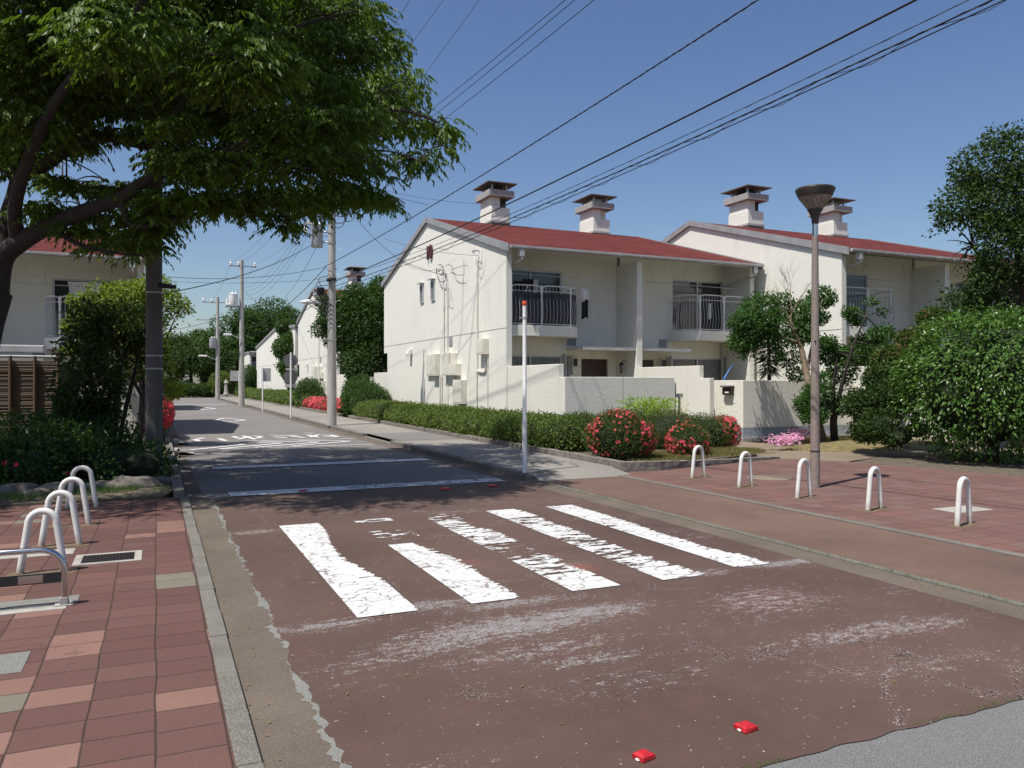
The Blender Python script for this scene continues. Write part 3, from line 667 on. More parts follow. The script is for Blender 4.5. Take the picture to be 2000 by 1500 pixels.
def balcony(par, X0, s_, yf, z0, prof='curved', zr=1.17):
    """plan path from outer wall (lx=0) around the free end; y measured from front plane"""
    yw = yf+1.25; f0 = yf+.10
    path = [(0, f0), (1.35, f0-.06)]
    for a in lerps(0, math.pi/2, 7): path.append((1.85+.62*math.sin(a), f0+.60-.66*math.cos(a)))
    path.append((2.47, yw))
    path = [(x, y) for x, y in path]
    def W(x, y): return (X0+s_*x, y)
    r = MB(); base = [W(*q) for q in path]+[W(0, yw)]
    if s_ < 0: base = base[::-1]
    r.prismZ(base, z0-.34, z0-.02); slab = r.build('balcony', 'stucco', par, bevel=.01)
    # resample path
    pts = [Vector((*W(*q), 0)) for q in path]; seg = [0]
    for a, b in zip(pts[:-1], pts[1:]): seg.append(seg[-1]+(b-a).length)
    Lt = seg[-1]
    def at(u):
        u = max(0, min(Lt, u))
        for i in range(len(seg)-1):
            if u <= seg[i+1]+1e-9: q = (u-seg[i])/(seg[i+1]-seg[i]); p_ = pts[i].lerp(pts[i+1], q); d = (pts[i+1]-pts[i]).normalized(); break
        n_ = Vector((d.y, -d.x, 0))*s_; return p_, n_
    inset = .05
    divs = [0.03, 1.02, 2.02, Lt-.03]
    for k in range(3):
        u0, u1 = divs[k]+.03, divs[k+1]-.03; rb = MB(); fm = MB(); tp = []
        N_ = 14
        for i in range(N_+1):
            u = u0+(u1-u0)*i/N_; p_, n_ = at(u); e = min(i, N_-i); dz = -.06 if e == 0 else (-.015 if e == 1 else 0)
            tp.append(p_-n_*inset+Vector((0, 0, z0+zr+dz)))
        fm.tube([tp[0]+Vector((0, 0, -.2))]+tp+[tp[-1]+Vector((0, 0, -.2))], .019, 8)
        m1_ = [at(u0+(u1-u0)*i/N_) for i in range(N_+1)]
        fm.tube([p_-n_*inset+Vector((0, 0, z0+zr-.17)) for p_, n_ in m1_], .009, 6); fm.tube([p_-n_*inset+Vector((0, 0, z0+.03)) for p_, n_ in m1_], .012, 6)
        build_each(fm, 'rail', 'white', slab, smooth=True)
        nb = max(6, int((u1-u0)/.105))
        for i in range(nb+1):
            p_, n_ = at(u0+(u1-u0)*i/nb); pr = [(-inset, zr-.02), (-inset, .85), (-inset+.045, .55), (-inset+.06, .36), (-inset+.03, .17), (-inset-.005, .03)] if prof == 'curved' else [(-inset, zr-.02), (-inset, .03)]
            rb.tube([p_+n_*o_+Vector((0, 0, z0+zz)) for o_, zz in smoothpts([(a, b, 0) for a, b in pr], 2) for o_, zz in [(o_, zz)]] if False else [p_+n_*q.x+Vector((0, 0, z0+q.y)) for q in (smoothpts([(a, b, 0) for a, b in pr], 3) if len(pr) > 2 else [Vector((a, b, 0)) for a, b in pr])], .0062, 5)
        build_each(rb, 'baluster', 'rail', slab, smooth=True)
    for k in (1, 2):
        p_, n_ = at(divs[k]); pm_ = MB(); pm_.tube([p_-n_*inset+Vector((0, 0, z0-.02)), p_-n_*inset+Vector((0, 0, z0+zr+.0))], .03, 10); pm_.build('post', 'white', slab, smooth=True)
    return slab, at, Lt
def unit(par, X0, s_, yf, dz=0, curved=True, simple=False):
    yw = yf+1.25
    def bx(mb, a, b, *r): 
        x0, x1 = sorted((X0+s_*a, X0+s_*b)); mb.box(x0, x1, *r); return mb
    def rg(a, b): return sorted((X0+s_*a, X0+s_*b))
    holes = []; 
    for a, b, c, d in ((.12, 2.30, .55+dz, 2.45+dz), (3.02, 4.02, .1+dz, 2.36+dz), (.12, 2.30, 3.36+dz, 5.12+dz)):
        x0, x1 = rg(a, b); holes.append((x0, x1, c, d))
    mb = MB(); x0, x1 = rg(0, 4.36)
    wallgrid(mb, [x0, x1]+[h[0] for h in holes]+[h[1] for h in holes], [0, 5.75+dz]+[h[2] for h in holes]+[h[3] for h in holes], holes, yw, yw+.18)
    mb.build('front_wall', 'stucco', par)
    window(par, *rg(.12, 2.30), .55+dz, 2.45+dz, yw+.02, pm=('curtain', 'curtain') if s_ > 0 else ('glass', 'curtain'), frame='rail')
    window(par, *rg(.12, 2.30), 3.36+dz, 5.12+dz, yw+.02, pm=('glass', 'glass'), frame='rail')
    d = bx(MB(), 3.03, 4.01, yw+.08, yw+.12, .1+dz, 2.35+dz).build('door', 'door', par)
    hd = MB(); bx(hd, 3.12, 3.15, yw+.03, yw+.06, 1.0+dz, 1.3+dz); hd.build('handle', 'steel', d)
    for a, b, c, e in ((.02, .10, .5, 2.5), (2.32, 2.42, .5, 2.5)): bx(MB(), a, b, yw-.035, yw-.003, c+dz, e+dz).build('shutter_rail', 'fascia', par)
    cp = bx(MB(), 2.45, 4.34, yf+.12, yw-.003, 2.62+dz, 2.69+dz).build('canopy', 'stucco', par); bx(MB(), 2.40, 4.34, yf+.04, yf+.118, 2.60+dz, 2.70+dz).build('canopy_gutter', 'gutter', cp)
    slab, at, Lt = balcony(par, X0, s_, yf, 3.32+dz, 'curved' if curved else 'straight')
    if simple: return slab, at, Lt
    mt = bx(MB(), 2.62, 2.82, yw-.14, yw-.003, 1.85+dz, 2.42+dz).build('electric_meter', 'utilbox', par, bevel=.01)
    gl_ = bx(MB(), 2.65, 2.79, yw-.175, yw-.142, 2.12+dz, 2.36+dz); gl_.build('meter_dial', 'black', mt, bevel=.01)
    bx(MB(), 2.50, 2.56, yw-.08, yw-.003, 1.75+dz, 2.45+dz).build('duct', 'fascia', par)
    bx(MB(), 2.50, 2.82, yw-.012, yw-.003, 2.78+dz, 3.05+dz).build('vent_panel', 'fascia', par)
    # clothes pole brackets
    br_ = MB(); 
    for a in (.7, 2.9):
        X = X0+s_*a; br_.tube([(X, yf+.45, 5.45+dz), (X+.12, yf+.45, 5.02+dz), (X+.5, yf+.45, 5.1+dz), (X+.62, yf+.45, 5.45+dz)], .008, 5); br_.tube([(X+.5, yf+.45, 5.1+dz), (X+.5, yf+.45, 4.82+dz)], .008, 5)
    a_, b_ = rg(.2, 4.0); br_.tube([(a_, yf+.45, 4.86+dz), (b_, yf+.45, 4.80+dz)], .013, 6)
    br_.build('clothes_pole', 'gutter', par)
    # lantern on the fin
    X = X0+s_*4.33; y = yf+.62; zb = 2.1+dz; lt_ = MB(); lt_.tube([(X, y, zb+.16), (X-s_*.10, y, zb+.22), (X-s_*.2, y, zb+.14)], .012, 6); c_ = (X-s_*.2, y, zb-.14)
    lt_.lathe([(.02, -.06), (.045, 0), (.05, .02)], c_, 6); lt_.lathe([(.10, .2), (.06, .25), (.02, .29)], c_, 6); ln = lt_.build('lantern', 'brass', par)
    lg = MB(); lg.lathe([(.05, .02), (.085, .2)], c_, 6); lg.build('glass', 'curtain', ln)
    return slab, at, Lt
def chimney(par, X, Y, ztop, roofz, var=0):
    b = MB(); a, d = .385, .585
    b.box(X-a, X+a, Y-d, Y+d, roofz-.6, ztop-1.10); st = b.build('chimney', 'stucco', par, bevel=.01)
    b = MB(); b.box(X-a-.03, X+a+.03, Y-d-.03, Y+d+.03, ztop-1.68, ztop-1.60); b.build('flashing', 'gutter', st)
    b = MB(); b.box(X-a-.01, X+a+.01, Y-d-.01, Y+d+.01, roofz-.6, ztop-1.70); b.build('chimney_base', 'hat', st)
    b = MB(); b.box(X-a+.01, X+.0, Y-d+.06, Y+d-.05, ztop-1.10, ztop-.70); b.build('neck', 'stucco', st)
    b = MB(); b.box(X+.002, X+a-.08, Y-d+.22, Y+d-.1, ztop-1.10, ztop-.70); 
    for i in range(6): b.box(X+.002, X+a-.07, Y-d+.205, Y-d+.218, ztop-1.08+i*.06, ztop-1.05+i*.06)
    b.build('louver', 'louver' if var == 0 else 'stucco', st)
    b = MB(); b.box(X-.53, X+.53, Y-.72, Y+.72, ztop-.70, ztop-.45); b.build('cap_slab', 'capstone', st, bevel=.012)
    for sx in (-1, 1):
        for sy in (-1, 1): b = MB(); b.box(X+sx*.30-.03, X+sx*.30+.03, Y+sy*.45-.03, Y+sy*.45+.03, ztop-.45, ztop-.19); b.build('post', 'rail', st)
    b = MB(); b.box(X-.2, X+.2, Y-.3, Y+.3, ztop-.45, ztop-.22); b.build('flue', 'louver' if var == 0 else 'rail', st)
    b = MB(); e, f = .62, .80; b.add([(X-e, Y-f, ztop-.20), (X+e, Y-f, ztop-.20), (X+e, Y+f, ztop-.20), (X-e, Y+f, ztop-.20), (X-e, Y-f, ztop-.165), (X+e, Y-f, ztop-.165), (X+e, Y+f, ztop-.165), (X-e, Y+f, ztop-.165), (X, Y-.2, ztop), (X, Y+.2, ztop)],
        [(0, 3, 2, 1), (0, 1, 5, 4), (1, 2, 6, 5), (2, 3, 7, 6), (3, 0, 4, 7), (4, 5, 8), (5, 6, 9, 8), (6, 7, 9), (7, 4, 8, 9)]); b.build('rain_cap', 'hat', st)
def house(name, label, x0, x1, yf, yr, yb, zf, zr, zb, group, front=True, dz=0, fin=True, units=(1, 1), chim=True, curved=True, simple=False):
    H = thing(name, label, 'house', (x0, yf, 0), group)
    ye0, ye1 = yf-.32, yb+.15
    tf = (zr-zf)/(yr-ye0); tb = (zr-zb)/(ye1-yr)
    def top(y): return zf+(y-ye0)*tf if y < yr else zr-(y-yr)*tb
    for a, b in ((x0, x0+.18), (x1-.18, x1)):
        w_ = MB(); w_.prismX([(yf, 0), (yb-.55, 0), (yb-.55, 2.9+dz), (yb, 2.9+dz), (yb, top(yb)-.12), (yr, zr-.12), (yf, top(yf)-.12)], a, b)
        e = w_.build('gable_wall', 'stucco', H)
        g_ = MB(); q = -.003 if a == x0 else .183; g_.box(a+q-.001, a+q+.001, yf+.01, yb-.02, 3.185+dz, 3.205+dz); g_.build('joint_line', 'fascia', e)
    xi0, xi1 = x0+.183, x1-.183
    bw = MB(); bw.box(xi0, xi1, yb-.5, yb-.3, 0, top(yb)-.2); bw.build('rear_wall', 'stucco', H)
    if front:
        xm = (x0+x1)/2
        f_ = MB(); f_.box(xm-.1, xm+.1, yf, yf+1.247, 0, 5.42+dz); f_.box(xm-.1, xm+.1, yf-.002, yf+.12, 3.185+dz, 3.2+dz); f_.build('party_wall', 'stucco', H)
    rf = MB()
    rf.prismX([(ye0, zf-.10), (ye0, zf), (yr, zr), (yr, zr-.12)], x0-.05, x1+.05); rf.prismX([(yr, zr-.12), (yr, zr), (ye1, zb), (ye1, zb-.10)], x0-.05, x1+.05)
    R_ = rf.build('roof', 'roof', H)
    sf = MB(); sf.prismX([(ye0+.02, zf-.13), (ye0+.02, zf-.103), (yr, zr-.123), (yr, zr-.15)], xi0, xi1); sf.build('soffit', 'stucco', R_)
    for a, b in ((x0-.09, x0-.052), (x1+.052, x1+.09)):
        fa = MB(); fa.prismX([(ye0-.02, zf-.19), (ye0-.02, zf+.03), (yr, zr+.03), (yr, zr-.17)], a, b); fa.prismX([(yr+.001, zr-.17), (yr+.001, zr+.03), (ye1+.02, zb+.03), (ye1+.02, zb-.19)], a, b); fa.build('bargeboard', 'fascia', R_)
    gt = MB(); n = 8; pr = []
    for i in range(n+1): a = math.pi*i/n; pr.append((ye0-.07-.06*math.cos(a), zf-.02-.07*math.sin(a)))
    pr += [(ye0-.02, zf-.02), (ye0-.02, zf-.01), (ye0-.12, zf-.01)][::1]
    gt.prismX([(ye0-.13, zf-.01), (ye0-.13, zf-.06), (ye0-.10, zf-.10), (ye0-.05, zf-.10), (ye0-.022, zf-.06), (ye0-.022, zf-.01)], x0-.04, x1+.04)
    x = x0+.6
    while x < x1: gt.box(x-.01, x+.01, ye0-.135, ye0-.022, zf-.11, zf-.008); x += .75
    g2 = gt.build('gutter', 'gutter', R_)
    for X in (x0+.32, x1-.30):
        hp = MB(); hp.box(X-.07, X+.07, ye0-.11, ye0+.03, zf-.32, zf-.11); hp.tube(smoothpts([(X, ye0-.04, zf-.3), (X, ye0-.03, zf-.42), (X-.06, yf+.3, zf-.50), (X-.1, yf+1.15, zf-.62), (X-.1, yf+1.19, zf-.8), (X-.1, yf+1.19, .3)], 3), .035, 8); hp.build('downpipe', 'gutter', H, smooth=True)
    outs = []
    if front:
        xm = (x0+x1)/2
        outs.append(unit(H, x0+.18, 1, yf, dz, curved, simple)); outs.append(unit(H, x1-.18, -1, yf, dz, curved, simple))
    if chim:
        chimney(H, x0+2.8, yr+.15, zr+1.66, zr-.05, 0); chimney(H, x1-1.9, yr+.15, zr+1.60, zr-.05, 1)
    return H, outs
HG = 'white two storey terraced houses along the street'
H1, o1 = house('terraced_house', 'white house with red roof and numeral 10 high on its gable, behind the clipped hedge', 9.3, 18.5, 21.0, 28.3, 34.5, 5.56, 7.78, 6.05, HG)
H2 = copy_tree(H1, (9.38, -3.58, 0)); H2['label'] = 'white house with red roof set forward behind the lamp post and small trees'
# gable windows, utilities of the near house ------------------------------------------------
XG = 9.3
def gbox(name, px0, py0, px1, py1, depth, mat, par, z_off=0, lip=True, bevel=.01):
    a = onX(px0, py0, XG); b = onX(px1, py1, XG); y0, y1 = sorted((a.y, b.y)); z0, z1 = sorted((a.z, b.z))
    mb = MB(); mb.box(XG-depth, XG-.003, y0, y1, z0, z1); return mb.build(name, mat, par, bevel=bevel), (y0, y1, z0, z1)
for (a, b, c, d) in ((822, 556, 828, 591), (843, 548, 850, 586)):
    p0 = onX(a, b, XG); p1 = onX(c, d, XG); y0, y1 = p1.y, p0.y; z0, z1 = p1.z, p0.z-.02
    m = MB(); t_ = .04; m.box(XG-.05, XG-.003, y0, y1, z1-t_, z1); m.box(XG-.05, XG-.003, y0, y1, z0, z0+t_); m.box(XG-.05, XG-.003, y0, y0+t_, z0+t_, z1-t_); m.box(XG-.05, XG-.003, y1-t_, y1, z0+t_, z1-t_)
    m.box(XG-.16, XG-.003, y0-.03, y1+.03, z1+.02, z1+.06)
    f = m.build('small_window', 'rail', H1); m = MB(); m.box(XG-.02, XG-.004, y0+t_, y1-t_, z0+t_, z1-t_); m.build('pane', 'curtain', f)
def text_mesh(s_, size, M_, mat, name, par, ext=.01):
    cu = bpy.data.curves.new('t', 'FONT'); cu.body = s_; cu.size = size; cu.extrude = ext; cu.align_x = 'CENTER'; cu.offset = .012*size/.5
    ob = bpy.data.objects.new('t', cu); C.objects.link(ob); dg = bpy.context.evaluated_depsgraph_get(); me = bpy.data.meshes.new_from_object(ob.evaluated_get(dg))
    bpy.data.objects.remove(ob); me.transform(M_); me.transform(Matrix.Translation(-wloc(par))); me.materials.clear(); me.materials.append(MAT[mat]); me.name = name
    o = bpy.data.objects.new(name, me); C.objects.link(o); o.parent = par; return o
pN = onX(840.5, 505, XG)
Mt = Matrix.Translation((XG-.05, pN.y, pN.z)) @ Matrix(((0, 0, -1, 0), (-1, 0, 0, 0), (0, 1, 0, 0), (0, 0, 0, 1)))
text_mesh('10', .68, Mt, 'numred', 'house_number', H1, .03)
bxs = [('utility_cabinet', 837, 693, 849, 734, .10), ('utility_cabinet', 850, 692, 860, 734, .2), ('utility_cabinet', 872, 690, 885, 733, .18), ('utility_cabinet', 886, 690, 893, 710, .12), ('utility_cabinet', 886, 711, 901, 733, .2), ('utility_cabinet', 896, 742, 912, 789, .22), ('utility_cabinet', 941, 663, 955, 692, .2)]
for n_, a, b, c, d, dp in bxs:
    o_, (y0, y1, z0, z1) = gbox(n_, a, b, c, d, dp, 'utilbox', H1)
    m = MB(); m.box(XG-dp-.006, XG-dp-.002, y0+.04, y1-.04, z0+.05, z1-.05); m.build('cabinet_door', 'utilbox', o_, bevel=.003)
    if (z1-z0) > .9:
        m = MB(); m.box(XG-dp-.012, XG-dp-.008, y0+.08, y1-.2, z0+.5*(z1-z0), z0+.53*(z1-z0)); m.build('slot', 'fascia', o_)
def pipe(pts, r, mat='conduit', par=H1, name='conduit'):
    m = MB(); m.tube([onX(a, b, XG-.035) for a, b in pts], r, 7); return m.build(name, mat, par, smooth=True)
pipe([(867, 560), (867, 690)], .022); pipe([(874, 560), (874, 690)], .022); pipe([(932, 525), (932, 722), (936, 726), (946, 727), (949, 722), (950, 692)], .028); pipe([(931, 725), (931, 800)], .02)
pipe([(952, 692), (952, 812)], .014); pipe([(859, 735), (859, 803)], .02); pipe([(863, 735), (863, 803)], .03); pipe([(886, 735), (886, 805)], .02); pipe([(890, 735), (890, 805)], .018); pipe([(903, 590), (901, 640), (894, 700)], .008); pipe([(929, 560), (912, 745)], .007, 'gutter'); pipe([(905, 505), (903, 590)], .01); pipe([(874, 735), (875, 800)], .012)
gbox('vent_grille', 878, 658, 884, 676, .02, 'fascia', H1)
p = onX(804, 690, XG); m = MB(); pr = [(0, 0), (.18, -.14), (.2, -.02), (.16, .10), (.08, .17), (0, .19)]
m.add([(XG-.003-a, p.y-.12, p.z+b) for a, b in pr]+[(XG-.003-a, p.y+.14, p.z+b) for a, b in pr], [(5, 4, 3, 2, 1, 0), (6, 7, 8, 9, 10, 11)]+[(i, i+1, i+7, i+6) for i in range(5)]); m.build('vent_hood', 'white', H1, bevel=.01)
# cable brackets and loops
m = MB(); 
for (a, b) in ((867, 528), (873, 535), (936, 490)): q = onX(a, b, XG); m.box(XG-.22, XG-.003, q.y-.02, q.y+.02, q.z-.02, q.z+.02); m.lathe([(.02, -.07), (.05, -.04), (.05, .0), (.03, .04), (.01, .08)], (XG-.2, q.y, q.z), 8)
build_each(m, 'cable_bracket', 'gutter', H1)
def loopcurve(pts, r, mat): m = MB(); m.tube(smoothpts([onX(a, b, XG-.12) for a, b in pts], 5), r*.65, 6); m.build('cable_loop', mat, H1, smooth=True)
loopcurve([(853, 524), (853, 536), (858, 548), (866, 551), (870, 545), (868, 530), (862, 518), (856, 518)], .022, 'black'); loopcurve([(868, 540), (873, 552), (878, 568), (880, 582), (877, 588), (872, 580), (872, 560)], .012, 'gutter')
loopcurve([(875, 517), (882, 520), (886, 532), (893, 537), (905, 537)], .014, 'wire'); loopcurve([(925, 497), (930, 494), (937, 500), (934, 508), (927, 506), (925, 497)], .012, 'white'); loopcurve([(942, 488), (942, 502), (938, 518), (934, 528), (930, 518), (931, 505)], .012, 'gutter')
loopcurve([(876, 512), (890, 506), (905, 502), (909, 510), (906, 540), (904, 560)], .008, 'gutter')
# balcony screen and laundry of the near house
slab, at, Lt = o1[0]
m = MB(); vs = []; N_ = 60; zs_ = lerps(3.36, 4.28, 8)
for z in zs_:
    for i in range(N_+1):
        p_, n_ = at(.05+(Lt-.9)*i/N_); o_ = -.036+.016*mnoise.noise(Vector((i*.35, z*2, 0))); zz = z if z < 4.2 else z+.06*mnoise.noise(Vector((i*.2, 0, 4)))
        q = p_+n_*o_; vs.append((q.x, q.y, zz))
m.add(vs, [(j*(N_+1)+i, j*(N_+1)+i+1, (j+1)*(N_+1)+i+1, (j+1)*(N_+1)+i) for j in range(7) for i in range(N_)])
so_ = m.build('balcony_screen', 'screen', root=(9.6, 21.1, 3.3)); so_.modifiers.new('s', 'SOLIDIFY').thickness = .01; tag(so_, 'dark grey mesh screen tied behind the railing of the left balcony', 'screen')
m = MB(); 
def cloth(name, x, y, zt, wx, h, mat, label, nx=10, seed=0, lean=0):
    m = MB(); vs = []
    for j in range(7):
        for i in range(nx+1):
            u = i/nx; v = j/6; vs.append((x+wx*(u-.5)*(1-.12*v)+lean*v, y+.035*math.sin(u*11+seed)*(.4+v), zt-h*v-.04*math.sin(u*5+seed)*v))
    m.add(vs, [(j*(nx+1)+i, j*(nx+1)+i+1, (j+1)*(nx+1)+i+1, (j+1)*(nx+1)+i) for j in range(6) for i in range(nx)])
    o_ = m.build(name, mat, root=(x, y, zt-h)); o_.modifiers.new('s', 'SOLIDIFY').thickness = .012; return tag(o_, label, 'laundry')
cloth('white_towel', 12.16, 21.45, 4.50, .28, .36, 'cloth', 'white cloth hung over the right end of the left balcony railing', seed=1)
cloth('dark_garment', 12.20, 21.48, 4.22, .22, .62, 'darkcloth', 'black garment hanging below the white cloth at the balcony end', seed=2)
cloth('hung_shirt', 10.75, 22.0, 4.80, .16, .75, 'cloth', 'white shirt hanging in front of the upper left window', seed=3); cloth('hung_trousers', 10.48, 22.02, 4.80, .4, .8, 'darkcloth', 'dark clothes hanging beside the white shirt by the upper window', seed=4)
# satellite/panel board leaning inside the railing
m = MB(); b0 = Vector((9.75, 21.28, 3.34)); poly = [(.05, 0), (1.02, 0), (.45, 1.12), (.38, 1.14), (.06, .45)]
m.add([(b0.x+a, b0.y, b0.z+c) for a, c in poly]+[(b0.x+a, b0.y+.03, b0.z+c) for a, c in poly], [(0, 1, 2, 3, 4), (9, 8, 7, 6, 5)]+[(i, 5+i, 5+(i+1) % 5, (i+1) % 5) for i in range(5)])
bd = m.build('leaning_board', plain('slate_board', (.10, .11, .13), .5), root=tuple(b0)); tag(bd, 'dark grey tapered board leaning inside the left balcony railing', 'board')
m = MB(); m.tube([b0+Vector((.0, -.02, .4)), b0+Vector((.38, -.02, 1.17))], .015, 6); m.tube([b0+Vector((.0, -.02, .4)), b0+Vector((.0, -.02, 0))], .012, 6); m.build('edge_trim', 'white', bd)
m = MB(); m.box(b0.x+.52, b0.x+.68, b0.y-.008, b0.y-.002, b0.z+.33, b0.z+.41); m.build('sticker', 'white', bd)
cloth('small_towel', 16.9, 21.35, 4.25, .14, .5, 'cloth', 'small pale towel hanging on the right balcony of the near house', seed=5)
# far houses on the same side
H3 = copy_tree(H1, (.15, 24.4, 0)); [bpy.data.objects.remove(c) for c in list(bpy.data.objects) if c.parent == H3 and c.name.startswith('house_number')]; H3['label'] = 'white gabled house behind the grey utility pole and pink flower bed'
H4, _ = house('terraced_house', 'distant white house with shallow sloping top beyond the dark climbing tree', 9.5, 18.5, 60.5, 71, 85.5, 5.9, 6.35, 5.25, HG, front=False, chim=False)
H5, _ = house('terraced_house', 'farthest white house with recessed front, by the second utility pole', 9.5, 18.5, 92, 95, 103, 5.0, 5.1, 4.7, HG, front=True, chim=False, dz=-.6, simple=True)
H6, o6 = house('terraced_house', 'white house with red roof at the left edge, behind the bamboo fence', -9.4, -.32, 25.7, 30.3, 35.5, 5.24, 6.68, 5.35, HG, dz=-.42, chim=False, curved=False)
H7, _ = house('terraced_house', 'second white house on the left of the street, hidden behind the first', -9.4, -.32, 48.5, 53, 58.5, 5.24, 6.68, 5.35, HG, dz=-.42, chim=False, front=False)
cloth('wash_row', -1.9, 26.3, 4.55, .9, .35, 'cloth', 'row of pale washing hanging over the left house balcony', seed=6, nx=30)
m = MB(); q = P(142, 626, 24.6); m.lathe([(.14, 0), (.17, .3), (.1, .55), (.02, .6)], (q.x, q.y, q.z-.3), 12); tag(m.build('orange_bucket', 'terracotta', root=(q.x, q.y, q.z-.3)), 'orange red container standing on the left house balcony', 'container')
# roller blind box over the left ground floor
m = MB(); a = onY(0, 690, 25.2); b = onY(88, 690, 25.2); m.box(a.x-2.5, b.x, 25.0, 25.5, 2.42, 2.62); m.box(a.x-2.5, b.x+.3, 24.9, 25.65, 2.28, 2.34); m.build('blind_box', 'gutter', H6, bevel=.03)
# ================================================================== GARDEN WALLS
def gwall(name, label, boxes, mat='stucco2', base=None, joints=()):
    mb = MB()
    for b in boxes: mb.box(*b)
    r_ = thing(name, label, 'wall', (boxes[0][0], boxes[0][2], 0)); mb.build('wall', mat, r_, bevel=.012)
    if base:
        mb = MB()
        for b in base: mb.box(*b)
        mb.build('base_band', 'bluebase', r_)
    for b in joints: m_ = MB(); m_.box(*b); m_.build('joint', 'concrete', r_)
    return r_
gwall('garden_wall', 'cream stepped garden wall running from the near house corner behind the hedge', [(9.3, 9.45, 17.72, 20.997, 0, 2.07)], joints=[(9.297, 9.299, 20.9, 20.93, 0, 2.07)])
gwall('garden_wall', 'grey lit garden wall facing the azaleas in front of the entrance', [(9.302, 12.62, 17.4, 17.55, 0, 1.74), (9.302, 9.452, 17.553, 17.715, 0, 1.74)], joints=[(11.0, 11.012, 17.397, 17.399, 0, 1.74)])
gwall('garden_wall', 'cream stepped wall between the two entrances, right of the lime plant', [(13.78, 13.93, 17.85, 20.99, 0, 2.07), (13.78, 13.93, 17.4, 17.847, 0, 1.72)])
lbw = gwall('garden_wall', 'cream and grey corner wall with the letter box, blue grey band at its foot', [(14.5, 14.65, 17.05, 18.2, .36, 1.66), (14.5, 18.6, 16.9, 17.047, .36, 1.66)], base=[(14.497, 18.6, 16.897, 17.05, .1, .357), (14.497, 14.65, 17.052, 18.2, .1, .357)])
m = MB(); m.box(14.44, 18.6, 16.84, 17.1, 0, .098); m.box(14.44, 14.7, 17.1, 18.2, 0, .098); m.build('plinth', 'concrete', lbw)
gwall('garden_wall', 'cream stepped wall of the forward house behind the round bush', [(18.68, 18.83, 13.9, 17.4, 0, 2.07)])
gwall('garden_wall', 'low cream wall closing the back garden of the near house', [(9.3, 9.45, 34.0, 36.3, 0, 2.05)])
gwall('garden_wall', 'white end post of the back garden wall behind the pole shrubs', [(9.25, 9.4, 36.6, 36.9, 0, 1.85)])
gwall('garden_wall', 'white garden wall in front of the second gabled house', [(9.45, 9.6, 41.9, 45.3, 0, 2.05)])
gwall('garden_wall', 'distant white garden wall between the far houses', [(9.5, 9.65, 56, 60.4, 0, 2.0), (9.655, 14, 56, 56.15, 0, 1.9)])
gwall('garden_wall', 'distant low white wall at the end of the street', [(9.0, 16, 108, 108.2, 0, 2.0)])
# letter box, gate post pieces
m = MB(); q = onX(1426, 762, 14.5); lbx = thing('letter_box', 'dark brown letter box with small white label on the cream wall', 'letter box', (14.5, q.y, q.z))
m.box(14.36, 14.497, q.y-.17, q.y+.17, q.z-.13, q.z+.08); m.build('box', 'brass', lbx, bevel=.01); m = MB(); m.box(14.30, 14.497, q.y-.19, q.y+.20, q.z+.083, q.z+.13); m.build('lid', 'hat', lbx, bevel=.01); m = MB(); m.box(14.352, 14.358, q.y-.11, q.y+.05, q.z-.08, q.z-.04); m.build('name_label', 'white', lbx)
m = MB(); q2 = onX(1427, 786, 14.5); m.box(14.492, 14.498, q2.y-.22, q2.y+.3, q2.z-.01, q2.z+.01); m.box(14.485, 14.498, q2.y-.27, q2.y-.25, .8, .93); m.build('delivery_hatch', 'white', lbw)
m = MB(); g0 = Vector((12.72, 17.5, 0)); m.tube([g0, g0+Vector((0, 0, 1.6))], .02, 8); m.tube([g0+Vector((.16, .05, 0)), g0+Vector((.16, .05, 1.25))], .035, 8); m.box(g0.x+.1, g0.x+.22, g0.y-.03, g0.y+.1, 1.2, 1.3); tag(m.build('gate_latch_post', 'greymetal', root=tuple(g0)), 'slim white metal gate post beside the grey garden wall', 'gate post')
m = MB(); m.tube([(14.1, 18.2, 0), (14.1, 18.2, 1.75)], .03, 8); m.build
cloth('blue_sheet', 14.2, 18.6, 1.68, .35, .75, 'bluecloth', 'pale blue and purple cloth seen in the gap left of the letter box wall', seed=8)
def brolly(px, py, mat, label):
    q = onY(px, py, 19.5); m = MB(); m.tube([q, q+Vector((-.25, 0, -.35)), q+Vector((-.35, 0, -.8))], [.012, .04, .02], 8); m.tube([q, q+Vector((.08, 0, .06)), q+Vector((.05, 0, .12))], .012, 6); tag(m.build('umbrella', mat, root=tuple(q)), label, 'umbrella')
brolly(1394, 722, 'darkcloth', 'folded black umbrella poking above the entrance wall'); brolly(1428, 716, plain('blue_plastic', (.05, .16, .45), .4), 'folded blue umbrella poking above the letter box wall')
